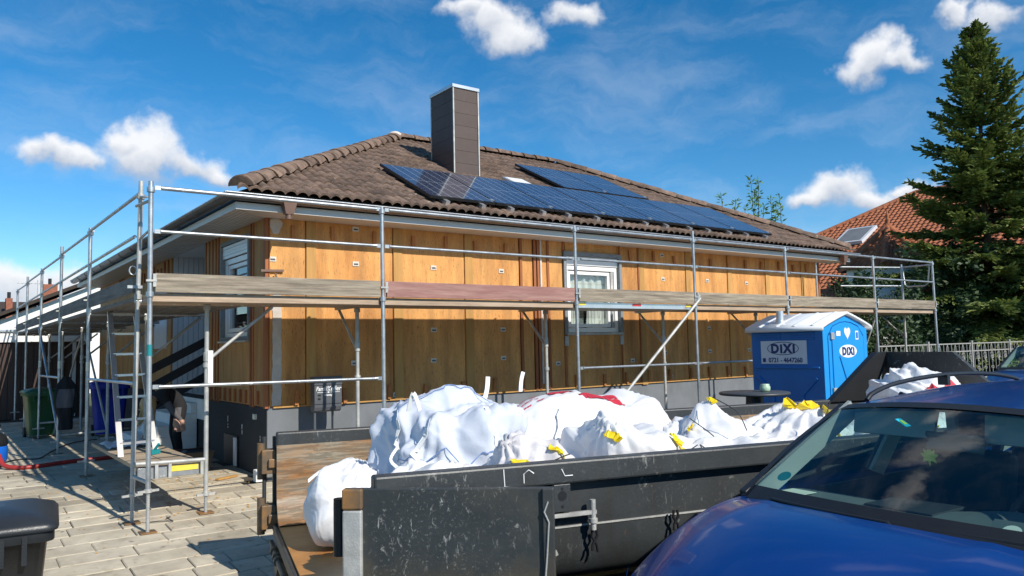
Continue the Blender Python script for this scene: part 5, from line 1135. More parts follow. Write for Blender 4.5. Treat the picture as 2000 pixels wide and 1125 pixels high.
def ellipse(cx, cz, a, b_, w, plane, d0, d1, name, m, parent, fill=False):
    q = MB(); n = 36; o_ = [(cx+a*math.cos(2*math.pi*i/n), cz+b_*math.sin(2*math.pi*i/n)) for i in range(n)]; i_ = [(cx+(a-w)*math.cos(2*math.pi*i/n), cz+(b_-w)*math.sin(2*math.pi*i/n)) for i in range(n)]
    P = (lambda p, d: (d, p[0], p[1])) if plane == 'x' else (lambda p, d: (p[0], d, p[1]))
    if fill: q.add([P(p, d0) for p in o_]+[P(p, d1) for p in o_], [tuple(range(n)), tuple(range(2*n-1, n-1, -1))]+[(i, (i+1) % n, n+(i+1) % n, n+i) for i in range(n)])
    else: q.add([P(p, d0) for p in o_]+[P(p, d0) for p in i_], [(i, (i+1) % n, n+(i+1) % n, n+i) for i in range(n)])
    return q.build(name, m, parent)
ellipse(-3.755, 1.63, .27, .10, .010, 'x', tx0-.0145, 0, 'emblem_ring', 'signblue', sg)
text('lettering', 'DiXi', .185, 'signblue', sg, (tx0-.015, -3.755, 1.622), FACE_X, .009, 1.0, 0, 1.22)
text('lettering', '0721 - 4647260', .098, 'signblue', sg, (tx0-.015, -3.79, 1.452), FACE_X, .0015, .92)
q = MB(); q.box(tx0-.016, tx0-.013, -3.45, -3.40, 1.425, 1.485); q.build('phone_symbol', 'signblue', sg)
# door in the front face
dr = [(6.68,.05),(7.63,.05),(7.63,1.78),(7.50,1.93),(7.30,1.985),(7.15,2.0),(7.0,1.985),(6.81,1.93),(6.68,1.78)]
mT = Matrix(((1,0,0,0),(0,0,-1,ty0),(0,1,0,0),(0,0,0,1)))
q = MB(); q.prism(dr, .018, mT); dor = q.build('door', 'dixilit', dx, bevel=.006)
dr2 = [(7.15+(x-7.15)*.84, 1.0+(z-1.0)*.93) for x, z in dr]; q = MB(); q.prism(dr2, .036, mT); q.build('door_panel', 'dixilit', dor, bevel=.008)
q = MB(); q.prism([(6.55,-.02),(6.668,-.02),(6.668,1.80),(6.80,1.945),(7.0,2.0),(7.15,2.012),(7.3,2.0),(7.5,1.945),(7.642,1.80),(7.642,-.02),(7.74,-.02),(7.74,1.90),(7.56,2.0),(7.145,2.10),(6.73,2.0),(6.55,1.90)], .012, mT); q.build('door_frame', 'dixilit', dx, bevel=.004)
q = MB(); q.path([(6.92, ty0-.038, 1.50), (7.10, ty0-.04, 1.10), (7.16, ty0-.04, .85), (7.16, ty0-.04, .3)], .010, 8); q.build('door_crease', 'dixi', dor)
for z in (1.80, 1.0, .3): q = MB(); q.box(6.72, 6.80, ty0-.045, ty0-.016, z-.05, z+.05); q.build('hinge', 'galvdull', dor)
ellipse(7.15, 1.572, .235, .095, 0, 'y', ty0-.041, ty0-.0365, 'emblem', 'white', dor, True)
text('lettering', 'DiXi', .155, 'signblue', dor, (7.15, ty0-.0445, 1.568), FACE_Y, .008, .95, 0, 1.22)
hp_ = [(16*math.sin(t)**3, 13*math.cos(t)-5*math.cos(2*t)-2*math.cos(3*t)-math.cos(4*t)) for t in [2*math.pi*i/28 for i in range(28)]]
q = MB(); q.prism([(7.15+x*.0052, 1.845+z*.0062) for x, z in hp_], .041, mT); q.build('heart_cutout', 'white', dor)
q = MB(); q.box(6.855, 6.965, ty0-.041, ty0-.036, 1.80, 1.87); q.build('notice', 'white', dor)
q = MB(); q.box(7.37, 7.45, ty0-.041, ty0-.036, 1.74, 1.87); nt_ = q.build('notice', 'white', dor); q = MB(); q.box(7.385, 7.435, ty0-.044, ty0-.0415, 1.76, 1.85); q.build('notice_print', 'dixi', dor)
# ------------------------------------------------------------------ bar table with a jar
tbl = thing('bar_table', 'dark grey round bar table beside the portable toilet', 'table', (4.3, -4.85, -.08))
q = MB(); q.lathe((4.3, -4.85, 0), [(0,1.105),(.405,1.105),(.415,1.113),(.415,1.13),(.405,1.138),(0,1.138)], 48); q.build('tabletop', 'tabletop', tbl)
q = MB(); q.lathe((4.3, -4.85, 0), [(.10,1.104),(.11,.9),(.17,.4),(.25,.0),(.28,-.07)], 24); q.build('pedestal', 'black', tbl)
jr = MB(); jr.lathe((4.42, -4.92, 1.139), [(0,0),(.05,0),(.062,.02),(.062,.06),(.05,.075),(.054,.09),(0,.092)], 20); tag(jr.build('candle_jar', 'jar'), 'small green glass jar on the bar table', 'jar')

# ------------------------------------------------------------------ parked cars
def make_car(label, paint, loc, rz_, full=True):
    t = thing('car', label, 'car', loc, None, rz_)
    # local: x rearwards from the windscreen foot, y to the right hand side (house side), z above world zero
    def zc(x):     # bonnet centre line
        f = max(0, min(1, (x+1.02)/1.07)); return .74+.285*math.sin(f*math.pi/2)**.8
    q = MB(); HW = .68
    xf = lambda y: -.93+.34*(abs(y)/.8)**2.4
    xbk = lambda y: -.03+.13*(y/.745)**2
    zv = lambda v: .735+.285*math.sin(max(0, min(1, v))*math.pi/2)**.85
    q.grid(lambda u, v: (lambda y: (xf(y)+(xbk(y)-xf(y))*v, y, zv(v)-.035*(abs(y)/.7)**2.4+.006*math.exp(-((abs(y)-.50)/.05)**2)*v))(-HW+2*HW*u), 30, 24)
    q.build('bonnet', paint, t, local=True)
    for s_ in (-1, 1):
        def fen(u, v):
            yb = HW+.010; e = v
            y = yb+(.845-yb)*math.sin(e*math.pi/2)**.75; drop = .035*(yb/.7)**2.4+.34*e**2.3
            return (xf(y)+(xbk(y)+.04-xf(y))*u, s_*y, zv(u)-drop)
        q = MB(); q.grid(fen, 24, 12, True, s_ < 0); q.build('front_wing', paint, t, local=True)
        q = MB(); q.grid(lambda u, v: (-.52+.80*u, s_*(.842-.03*(1-v)**2-.05*max(0, .4-u)**1.6), (.18+(.60-.18)*v)), 8, 4, True, s_ < 0); q.build('wing_side', paint, t, local=True)
        q = MB(); q.grid(lambda u, v: (.22+2.75*u, s_*(.872-.07*v**2.2-.03*(1-v)**3-.06*max(0, u-.8)*5*.5), .20+.80*v), 20, 8, True, s_ < 0); q.build('door', paint, t, local=True)
        # headlight lens wrapped round the corner
        q = MB(); q.grid(lambda u, v: (xf(.46+.385*u)-.012+.06*v*(1-u*.2), s_*(.46+.385*u), .56+.175*v-.05*u*u*v), 8, 5, True, s_ < 0); q.build('headlight', 'lens', t, local=True)
        # pillars
        A0, A1 = Vector((.14, s_*.745, .985)), Vector((.80, s_*.60, 1.395))
        q = MB(); q.bar(A0, A1, .055, .045); q.build('pillar', 'black', t, bevel=.012, local=True)
        q = MB(); q.bar(A0+Vector((.05,-s_*.03,-.02)), A1+Vector((.03,-s_*.03,-.01)), .10, .02, up=(0,s_,0)); q.build('pillar_trim', 'cartrim', t, local=True)
        for (xa, xb) in ((1.28,1.42),(2.28,2.36),(2.80,2.72)):
            q = MB(); q.bar((xa, s_*.775, .98), (xb, s_*.615, 1.43), .10, .035, up=(0,s_,0)); q.build('pillar', paint if xa > 2.5 else 'black', t, bevel=.01, local=True)
            q = MB(); q.bar((xa, s_*.745, .98), (xb, s_*.585, 1.42), .12, .02, up=(0,s_,0)); q.build('pillar_trim', 'cartrim', t, local=True)
        q = MB(); q.add([(.20,s_*.765,.985),(2.78,s_*.775,.985),(2.66,s_*.625,1.42),(.83,s_*.612,1.40)], [(0,1,2,3)]); q.build('side_window', 'carglass', t, local=True)
        # roof rail
        q = MB(); q.path(smooth_path([(.92,s_*.545,1.425),(1.0,s_*.55,1.462),(1.25,s_*.555,1.505),(1.7,s_*.555,1.53),(2.2,s_*.555,1.52),(2.55,s_*.55,1.48),(2.62,s_*.55,1.45)], 5), .013, 8); q.bar((1.72,s_*.555,1.47), (1.72,s_*.555,1.53), .06, .03); q.build('roof_rail', 'black', t, local=True)
        for xw in (-.45, 2.15):
            q = MB(); q.tube((xw, s_*.66, .22), (xw, s_*.86, .22), .30, 28); w = q.build('tyre', 'rubber', t, bevel=.02, local=True)
            q = MB(); q.tube((xw, s_*.80, .22), (xw, s_*.868, .22), .19, 24); q.build('rim', 'alu', w, local=True)
        if s_ < 0:
            q = MB(); q.grid(lambda u, v: (.42+.07*math.sin(math.pi*v)*math.cos(2*math.pi*u), s_*(.90+.10*math.cos(math.pi*v)), 1.02+.075*math.sin(math.pi*v)*math.sin(2*math.pi*u)), 14, 8); q.bar((.42, s_*.76, .98), (.42, s_*.86, 1.0), .05, .03); q.build('door_mirror', paint, t, local=True)
    # nose and bumper
    q = MB(); q.grid(lambda u, v: (xf(-.84+1.68*u)-.03*math.sin(math.pi*v), -.84+1.68*u, .16+.57*v), 20, 8); q.build('bumper', paint, t, local=True)
    q = MB(); q.box(-.975, -.93, -.38, .38, .50, .64); q.build('grille', 'black', t, local=True)
    q = MB(); q.box(-.95, 3.0, -.80, .80, .12, .24); q.build('underbody', 'black', t, local=True)
    q = MB(); q.box(-.9, .05, -.66, .66, .25, .62); q.build('engine_bay', 'black', t, local=True)
    # windscreen
    def ws(y, v):
        b0 = Vector((-.0+.13*(y/.745)**2, y, .985+.015*(1-(y/.745)**2))); y1 = y*.60/.745
        b1 = Vector((.715+.07*(y/.745)**2, y1, 1.44-.042*(y/.745)**2)); p = b0.lerp(b1, v); p += Vector((-.03, 0, .05))*math.sin(math.pi*v)*.55; return p
    q = MB(); q.grid(lambda u, v: ws(-.735+1.47*u, v), 24, 12); q.build('windscreen', 'carglass', t, local=True)
    q = MB(); q.grid(lambda u, v: ws(-.745+1.49*u, -.02+.13*v)+Vector((-.006,0,-.004)), 24, 2); q.grid(lambda u, v: ws(-.745+1.49*u, .95+.06*v)+Vector((-.003,0,.003)), 24, 2)
    for s_ in (-1, 1): q.grid(lambda u, v: ws(s_*(.71+.04*u), v)+Vector((-.003,0,.003)), 2, 12)
    q.build('windscreen_border', 'black', t, local=True)
    q = MB(); q.grid(lambda u, v: (lambda y: (-.045-.03+.10*v+.13*(y/.745)**2, y, .992-.03*(abs(y)/.74)**2+.004*v))(-.72+1.44*u), 20, 3); q.build('scuttle', 'black', t, local=True)
    for (ya, yb_, xx) in ((.52, -.10, 0), (-.02, -.62, .01)):
        q = MB(); pts = [(.005+.13*(y/.745)**2+xx+.01, y, 1.012-.012*abs(y)) for y in [ya+(yb_-ya)*k/8 for k in range(9)]]; q.path(pts, .009, 6); q.path([pts[-1], (pts[-1][0]-.03, yb_-.04, 1.0), (pts[-1][0]-.05, yb_-.10, .99)], .011, 6); q.build('wiper', 'black', t, local=True)
    # roof, headlining, tailgate
    def rf_(u, v):
        y = -.66+1.32*v; x = .715+.07*(y/.6)**2+(2.02-.08*(y/.6)**2)*u; a = abs(y)/.66
        return Vector((x, y*(1 if a < .97 else 1), 1.438+.065*math.sin(min(1, u*1.25)*math.pi/2*1.1)-.055*max(0,u-.55)**1.5*2-.05*a**2.2-.05*max(0,a-.88)*6))
    q = MB(); q.grid(rf_, 26, 24); q.build('roof', paint, t, local=True)
    q = MB(); q.grid(lambda u, v: rf_(u, v)*1.0-Vector((-.02,0,.035)), 10, 10); q.build('headlining', 'cartrim', t, local=True)
    q = MB(); q.add([(2.95,-.72,.98),(2.95,.72,.98),(2.68,.58,1.42),(2.68,-.58,1.42)], [(0,1,2,3)]); q.build('rear_window', 'carglass', t, local=True)
    q = MB(); q.box(2.93, 3.02, -.80, .80, .22, .985); q.build('tailgate', paint, t, bevel=.03, local=True)
    # interior
    q = MB(); q.grid(lambda u, v: (lambda y: (.10+.62*v, y, .955+.035*math.sin(math.pi*min(1, v*1.1))+(.05*math.exp(-((y+.36)/.22)**2)*math.exp(-((v-.75)/.25)**2))-.5*max(0, v-.9)))(-.70+1.4*u), 30, 14); q.build('dashboard', 'cardash', t, local=True)
    q = MB(); q.box(.74, .78, -.70, .70, .4, .93); q.box(.8, 2.9, -.72, .72, .30, .34); q.build('interior_floor', 'cardark', t, local=True)
    for s_ in (-1, 1):
        q = MB(); q.box(.75, 2.9, s_*.74-.01, s_*.74+.01, .3, .96); q.build('door_card', 'cardark', t, local=True)
        q = MB(); q.box(1.05, 1.5, s_*.36-.23, s_*.36+.23, .45, .60); q.bar((1.45, s_*.36, .55), (1.62, s_*.36, 1.12), .46, .12, up=(-1,0,.2)); q.bar((1.62, s_*.36, 1.16), (1.66, s_*.36, 1.33), .25, .09, up=(-1,0,.2)); q.build('seat', 'cardark', t, bevel=.04, local=True)
        q = MB(); q.tube((1.625, s_*.36-.06, 1.1), (1.635, s_*.36-.06, 1.2), .006, 6); q.tube((1.625, s_*.36+.06, 1.1), (1.635, s_*.36+.06, 1.2), .006, 6); q.build('headrest_post', 'zinc', t, local=True)
        q = MB(); y0 = s_*.33; q.add([(.83,y0-.22,1.395),(.83,y0+.22,1.395),(.79,y0+.21,1.265),(.79,y0-.21,1.265)], [(0,1,2,3)]); q.build('sun_visor', 'cartrim', t, solid=.02, local=True)
    q = MB(); q.box(2.15, 2.6, -.62, .62, .45, .60); q.bar((2.5, 0, .55), (2.66, 0, 1.05), 1.24, .12, up=(-1,0,.2)); q.build('rear_seat', 'cardark', t, bevel=.04, local=True)
    q = MB(); n = 28; cx = Vector((.86, -.36, .93)); ax = Matrix.Rotation(R(-62), 3, 'Y'); ring = [cx+ax @ Vector((.185*math.cos(2*math.pi*i/n), .185*math.sin(2*math.pi*i/n), 0)) for i in range(n+1)]; q.path(ring, .016, 8)
    q.bar(cx, cx+ax @ Vector((0,.18,0)), .05, .02); q.bar(cx, cx+ax @ Vector((0,-.18,0)), .05, .02); q.build('steering_wheel', 'cardark', t, local=True)
    q = MB(); q.grid(lambda u, v: (.74+.05*math.sin(math.pi*v)*.5, -.13+.26*u, 1.30-.075*v), 8, 4); q.bar((.745, 0, 1.31), (.74, 0, 1.40), .03, .02); q.build('rear_view_mirror', 'cardash', t, solid=.02, local=True)
    if full:
        leaf = [(0,-.055),(.008,-.02),(.045,-.03),(.035,-.005),(.06,.015),(.032,.02),(.036,.045),(.014,.03),(0,.065),(-.014,.03),(-.036,.045),(-.032,.02),(-.06,.015),(-.035,-.005),(-.045,-.03),(-.008,-.02)]
        q = MB(); q.prism([(x*.75, y*.85) for x, y in leaf], .003, Matrix.Translation((.76, .13, 1.18)) @ Matrix(((0,0,1,0),(-1,0,0,0),(0,1,0,0),(0,0,0,1)))); q.tube((.761, .13, 1.235), (.757, .08, 1.28), .0015, 5); q.build('air_freshener', 'lime', t, local=True)
        p = ws(.17, .80); q = MB(); q.box(-.03, .03, -.022, .022, -.002, .002, Matrix.Translation(p+Vector((.012,0,-.01))) @ Euler((0, R(-32), R(90))).to_matrix().to_4x4()); q.cur = 1; q.box(-.015, .015, -.012, .012, -.004, .004, Matrix.Translation(p+Vector((.012,0,-.01))) @ Euler((0, R(-32), R(90))).to_matrix().to_4x4()); q.build('toll_tag', ['cyan', 'lime'], t, local=True)
        p = ws(.585, .22); q = MB(); q.lathe((0,0,0), [(0,.0),(.035,.0)], 18); q.v = [tuple((Matrix.Translation(p+Vector((.012,0,-.01))) @ Euler((0, R(-32), 0)).to_matrix().to_4x4()) @ Vector(v)) for v in q.v]; q.build('round_sticker', 'teal', t, local=True)
        p = ws(-.52, .12); Mx = Matrix.Translation(p+Vector((.02,0,-.015))) @ Euler((0, R(-30), R(4))).to_matrix().to_4x4(); q = MB(); q.box(-.045, .045, -.075, .075, -.001, .001, Mx); pd = q.build('permit_card', 'cardash', t, local=True)
        q = MB(); q.lathe((0,0,.002), [(0,.0),(.034,.0)], 20); q.v = [tuple(Mx @ (Vector(v)+Vector((-.012,.0,0)))) for v in q.v]; q.build('permit_disc', 'paper', pd, local=True)
        q = MB(); q.box(.30, .42, .52, .66, .995, .997, Matrix.Identity(4)); q.build('paper_note', 'paper', t, local=True)
        q = MB(); q.box(.35, .62, -.10, .22, .985, 1.0); q.build('dash_tray', 'cardark', t, bevel=.005, local=True)
    return t
make_car('bright blue estate car with roof rails, nearest to the camera', 'carblue', (-.58, -8.92, 0), R(-4))
c2 = make_car('darker blue car at the right edge behind the nearer one', 'car2blue', (13.35, -4.68, -.02), R(0), False); c2.scale = (1, 1, 1.09)

# ------------------------------------------------------------------ fence on the right
fn = thing('ornamental_fence', 'pale wrought metal fence with scroll ornaments below the spruce', 'fence', (15.1, -.6, 0))
FZ0, FZ1 = .62, 1.54
q = MB(); q.box(15.0, 26, -.70, -.5, 0, .55); q.build('base_wall', 'grey_wall', fn)
q = MB()
for z in (FZ0, FZ1, FZ1-.22): q.bar((15.1, -.6, z), (26, -.6, z), .03, .03)
q.build('rail', 'fence', fn)
for k in range(5): q = MB(); q.bar((15.15+k*2.6, -.6, .5), (15.15+k*2.6, -.6, 1.62), .07, .07); q.build('fence_post', 'fence', fn)
def orn():
    q = MB(); q.bar((0,0,FZ0), (0,0,FZ1), .018, .018)
    for s_ in (-1, 1):
        for (zc_, r) in ((FZ1-.33,.045),(FZ1-.42,.045),(FZ0+.2,.04)): q.path([(s_*(.0+r)+r*math.cos(a)*s_, 0, zc_+r*math.sin(a)) for a in [i*math.pi/5 for i in range(11)]], .009, 5)
        q.path([(s_*.0, 0, FZ1-.22), (s_*.07, 0, FZ1-.28), (s_*.09, 0, FZ1-.36), (0, 0, FZ1-.52)], .008, 5); q.path([(0,0,FZ1-.02),(s_*.05,0,FZ1-.1),(s_*.075,0,FZ1-.2)], .008, 5)
    q.lathe((0,0,FZ1-.56), [(0,0),(.035,.04),(0,.08)], 8); return q.mesh('scroll_baluster', 'fence')
ome = orn(); bme = MB().bar((0,0,FZ0), (0,0,FZ1), .018, .018).mesh('plain_baluster', 'fence')
for k in range(44):
    x = 15.35+k*.235; inst('scroll_baluster' if k % 2 else 'plain_baluster', ome if k % 2 else bme, fn, (x-15.1, 0, 0))
# low whitewashed wall behind the shrubs
wl_ = thing('garden_wall', 'dim whitewashed brick wall behind the scaffold and fence', 'wall', (16, 2.2, 0))
q = MB(); q.box(13.2, 34, 2.3, 2.5, 0, 1.95); q.build('core', 'joint', wl_)
bm_ = MB().box(-.12, .12, -.03, .03, -.032, .032).mesh('brick', 'grey_wall'); kb = 0; rest = MB()
for j in range(24):
    for i in range(76):
        x = 13.4+i*.26+(.13 if j % 2 else 0); z = .1+j*.075
        if x > 33.8: continue
        if 14.5 < x < 19 and .95 < z and kb < 240: inst('brick', bm_, wl_, (x-16, .09, z)); kb += 1
        else: rest.box(x-.12, x+.12, 2.26, 2.32, z-.032, z+.032)
tag(rest.build('bricks', 'grey_wall', wl_), kind='stuff')

# ------------------------------------------------------------------ neighbour with the orange roof
nh = thing('orange_roof_house', 'neighbouring house with orange pantile roof and a small hipped turret', 'house', (33, 12, 0))
def pray(x_, y_, Y): d = cf+cr*((x_-1000)/FPX)-cu*((y_-562.5)/FPX); s_ = (Y-CAM.y)/d.y; return CAM+d*s_
# main slope faces left (west), ridge runs towards the street, hip at the far end
OA = math.atan(.58); oc, os_ = math.cos(OA), math.sin(OA)
EXo, EZo, RXo, RZo, YN, YS = 26.93, 3.5, 36.6, 9.11, 8.37, -2.0
run = RXo-EXo
def oplane(x_, y_):
    d = cf+cr*((x_-1000)/FPX)-cu*((y_-562.5)/FPX); c = EZo-.58*EXo; s_ = (c-(CAM.z-.58*CAM.x))/(d.z-.58*d.x); return CAM+d*s_
q = MB(); q.add([(EXo,YN+run,EZo-.03),(EXo,YS-run,EZo-.03),(RXo,YS,RZo-.03),(RXo,YN,RZo-.03),(RXo+run,YS-run,EZo-.03),(RXo+run,YN+run,EZo-.03)], [(0,3,2,1),(1,2,4),(2,3,5,4),(3,0,5)])
nr_ = q.build('roof', 'orangetile', nh)
rest = MB(); rq = random.Random(31); tn = 7
for j in range(int(run/oc/.34)+1):
    s_ = j*.34; x = EXo+s_*oc; z = EZo+s_*os_; y = YS-run+s_*oc
    while y < YN+run-s_*oc:
        o1 = rq.uniform(0,.015); hh = [.06*max(0, math.sin(k/tn*math.pi*1.2)) for k in range(tn+1)]
        top0 = [(x-.02*oc, y+.25*k/tn, z+o1+hh[k]+.045) for k in range(tn+1)]; top1 = [(x+.37*oc, y+.25*k/tn, z+.37*os_+o1+hh[k]) for k in range(tn+1)]; low = [(a, b_, c-.055) for a, b_, c in top0]
        rest.add(top0+top1, [(k, tn+1+k, tn+2+k, k+1) for k in range(tn)]); rest.add(low+top0, [(k, tn+1+k, tn+2+k, k+1) for k in range(tn)])
        y += .255
tag(rest.build('pantiles', 'orangetile', nr_), kind='stuff')
q = MB()
for (a_, b2) in (((EXo,YN+run,EZo),(RXo,YN,RZo)), ((RXo,YN,RZo),(RXo,YS,RZo)), ((EXo,YS-run,EZo),(RXo,YS,RZo))):
    a_, b2 = Vector(a_), Vector(b2); n = int((b2-a_).length/.36)
    for k in range(n): q.tube(a_.lerp(b2, k/n)+Vector((0,0,.05)), a_.lerp(b2, (k+1.15)/n)+Vector((0,0,.08)), .14, 8, .115)
tag(q.build('hip_tiles', 'orangetile', nr_), kind='stuff')
q = MB(); q.box(EXo+.6, RXo+run-.6, YS-run+.6, YN+run-.6, 0, EZo+.2); q.build('wall', 'render', nh)
# roof window
c = oplane(1672, 466); mw_ = Matrix.Translation(c+Vector((-.1,0,.14))) @ Matrix.Rotation(-OA, 4, 'Y')
q = MB(); q.box(-.85, .85, -.75, .75, -.1, .06, mw_); sw = q.build('roof_window', 'siding', nr_); q = MB(); q.box(-.72, .72, -.62, .62, .061, .07, mw_); q.build('pane', 'plinth', sw)
# hipped turret roof in front
dq = cf+cr*((1734-1000)/FPX)-cu*((446-562.5)/FPX); tp = CAM+dq*((27.5-CAM.x)/dq.x); TR_ = 2.0; th = 1.7
q = MB(); n = 8; ringp = [Vector((tp.x+TR_*math.cos(R(22.5+45*i)), tp.y+TR_*math.sin(R(22.5+45*i)), tp.z-th)) for i in range(n)]
q.add([tp]+ringp, [(0, 1+i, 1+(i+1) % n) for i in range(n)]); tur = q.build('turret_roof', 'tileback', nh)
q = MB()
for i in range(n):
    a, b_ = ringp[i], ringp[(i+1) % n]
    for r_ in range(7):
        f0, f1 = r_/7, (r_+1.08)/7; w0 = (a-b_).length*(1-f0); m__ = max(1, int(w0/.25))
        for k in range(m__):
            p00 = a.lerp(b_, k/m__).lerp(tp, f0); p10 = a.lerp(b_, (k+.92)/m__).lerp(tp, f0); p11 = a.lerp(b_, (k+.92)/m__).lerp(tp, min(1,f1)); p01 = a.lerp(b_, k/m__).lerp(tp, min(1,f1)); up = Vector((0,0,.07)); mid0 = (p00+p10)/2+Vector((0,0,.06)); mid1 = (p01+p11)/2+Vector((0,0,.06))
            q.add([p00+up, mid0+up, p10+up, p11, mid1, p01, p00, p10], [(0,1,4,5),(1,2,3,4),(6,7,2,1),(6,1,0)])
tag(q.build('pantiles', 'orangetile', tur), kind='stuff')
q = MB()
for i in range(n):
    for k in range(7): a = ringp[i].lerp(tp, k/7); b_ = ringp[i].lerp(tp, (k+1.2)/7); q.tube(a+Vector((0,0,.08)), b_+Vector((0,0,.1)), .13, 8, .11)
q.build('hip_tiles', 'orangetile', tur)
q = MB(); q.lathe(tp, [(.16,0),(.12,.12),(.07,.2),(.11,.32),(.05,.42),(.08,.5),(.02,.7),(0,.75)], 10); q.build('finial', 'orangetile', tur)
q = MB(); q.lathe((tp.x, tp.y, 0), [(TR_*.85,0),(TR_*.85,tp.z-th+.05)], 8); q.build('turret_wall', 'render', nh)

# ------------------------------------------------------------------ spruce
sp = thing('spruce_tree', 'tall dark green spruce at the right edge', 'tree', (26.0, 1.0, 0))
rt_ = random.Random(17); SH = 12.9; base = Vector((26.0, 1.0, 0))
q = MB(); q.path([base+Vector((.04*math.sin(z*.7), .03*math.cos(z*.9), z)) for z in [SH*k/14 for k in range(15)]], [.17*(1-k/14.5)+.012 for k in range(15)], 9); q.build('trunk', 'bark', sp)
nd = MB(); br = MB(); cn = MB()
def sprig(p, d, ln, wd):
    d = d.normalized(); sd = d.cross(Vector((0,0,1)));
    if sd.length < 1e-3: sd = Vector((1,0,0))
    sd.normalize(); sd = Matrix.Rotation(rt_.uniform(-.9,.9), 3, d) @ sd; up = sd.cross(d)
    e = p+d*ln
    nd.add([p-sd*wd*.6, p+sd*wd*.6, p+d*ln*.6+sd*wd, e, p+d*ln*.6-sd*wd], [(0,1,2,3,4)]); nd.add([p-up*wd*.45, p+up*wd*.45, p+d*ln*.6+up*wd*.7, e, p+d*ln*.6-up*wd*.7], [(0,1,2,3,4)])
z = 1.3
while z < SH-.15:
    f = z/SH; Lb = (4.3*(1-f)**.92+.16)*(.85 if f < .2 else 1)*(.78+.22*math.sin(z*2.4)**2); nb = 9 if f < .75 else 7; a0 = rt_.random()*6.28
    for k in range(nb):
        a = a0+2*math.pi*k/nb+rt_.uniform(-.35,.35); L1 = Lb*rt_.uniform(.45,1.30); h = Vector((math.cos(a), math.sin(a), 0)); p0 = base+Vector((0,0,z+rt_.uniform(-.08,.08)))
        rt2 = rt_.uniform(.5,1.5); rise = .30 if f > .7 else (.10 if f > .4 else -.12); pts = []
        for m_ in range(7):
            t = m_/6; pts.append(p0+h*(L1*t)+Vector((0,0,L1*(rise*t-.46*t*t*(1-f)*rt2+.30*t**3))))
        br.path(pts, [.020*(1-t/7)*(1.2-f) for t in range(7)], 4, caps=False)
        if rt_.random() < .14: continue
        ns_ = max(5, int(L1*15))
        for m_ in range(ns_):
            t = .18+.82*(m_+rt_.random())/ns_; i = min(5, int(t*6)); p = pts[i].lerp(pts[i+1], t*6-i); dirb = (pts[i+1]-pts[i]).normalized()
            for s_ in (-1, 1):
                sd = dirb.cross(Vector((0,0,1))).normalized()*s_; tl = L1*.30*(1-t*.62)*rt_.uniform(.6,1.2)+.06
                tw = (dirb*.75+sd*rt_.uniform(.5,1.0)+Vector((0,0,rt_.uniform(-.35,.12)))).normalized(); e = p+tw*tl
                c_ = max(2, int(tl/.10)); nd.cur = 1 if (t > .72 and rt_.random() < .6) else 0
                for c in range(c_): sprig(p+tw*(tl*c/c_), tw+Vector((rt_.uniform(-.55,.55), rt_.uniform(-.55,.55), rt_.uniform(-.3,.4))), rt_.uniform(.13,.24), rt_.uniform(.030,.055))
            sprig(p, dirb+Vector((rt_.uniform(-.3,.3), rt_.uniform(-.3,.3), .25)), .13, .03)
    if f > .86:
        for k in range(5): a = rt_.random()*6.28; c = base+Vector((math.cos(a), math.sin(a), 0))*Lb*rt_.uniform(.3,.9)+Vector((0,0,z+.1)); cn.lathe(c, [(0,0),(.022,-.03),(.02,-.09),(0,-.12)], 6)
    z += .235 if f < .8 else .16
for k in range(30): sprig(base+Vector((0,0,SH-.5+k*.018)), Vector((rt_.uniform(-1,1), rt_.uniform(-1,1), .9)), .16, .028)
crown = nd.build('crown', ['needle', 'needletip'], sp); br.build('branches', 'bark', sp); cn.build('cones', 'cone', sp)
# shrubs
def shrub(name, label, c, rad, n, m, seed, ls=.07, stems=8, group=None):
    rr = random.Random(seed); t = thing(name, label, 'shrub', (c[0], c[1], 0), group); lf = MB(); sm_ = MB(); C0 = Vector(c)
    for k in range(stems):
        a = rr.random()*6.28; e = C0+Vector((rad[0]*.7*math.cos(a), rad[1]*.7*math.sin(a), rad[2]*rr.uniform(.2,.9))); sm_.path([(C0.x+.1*math.cos(a), C0.y+.1*math.sin(a), 0), (C0.x+(e.x-C0.x)*.4, C0.y+(e.y-C0.y)*.4, C0.z*.7), e], [.03,.02,.006], 5, caps=False)
    cl = [(C0+Vector((rad[0]*rr.gauss(0,.48), rad[1]*rr.gauss(0,.48), rad[2]*rr.gauss(0,.48))), rr.uniform(.18,.42)) for _ in range(int(60*max(1, rad[0]*rad[2]/3)))]
    for _ in range(n):
        p, r_ = cl[rr.randrange(len(cl))]; d = Vector((rr.gauss(0,1), rr.gauss(0,1), rr.gauss(0,1))).normalized(); q = p+d*r_*rr.random()**.4
        if q.z < .05: continue
        a = Vector((rr.gauss(0,1), rr.gauss(0,1), rr.gauss(0,.6))).normalized(); b_ = a.cross(d+Vector((.01,.02,.5))).normalized(); s_ = ls*rr.uniform(.6,1.3)
        lf.add([q-a*s_, q-b_*s_*.45, q+a*s_, q+b_*s_*.45], [(0,1,2,3)])
    lf.build('foliage', m, t); sm_.build('stems', 'bark', t); return t
shrub('shrub', 'dense dark shrub behind the right end of the scaffold', (16.6, 1.0, 1.9), (1.6, .8, 1.9), 9000, 'leafdark', 41)
shrub('shrub', 'tall dark shrub between the scaffold end and the spruce', (18.9, 1.2, 1.7), (1.2, .9, 1.8), 7000, 'leafdark', 43)
shrub('shrub', 'dark shrub right of the spruce at the picture edge', (24.0, 1.5, 2.0), (2.6, 1.2, 2.6), 10000, 'leafdark', 45, .09)
shrub('shrub', 'low dark shrub in front of the garden wall near the fence', (21.3, .9, .9), (1.6, .5, .9), 5000, 'leafdark', 48)
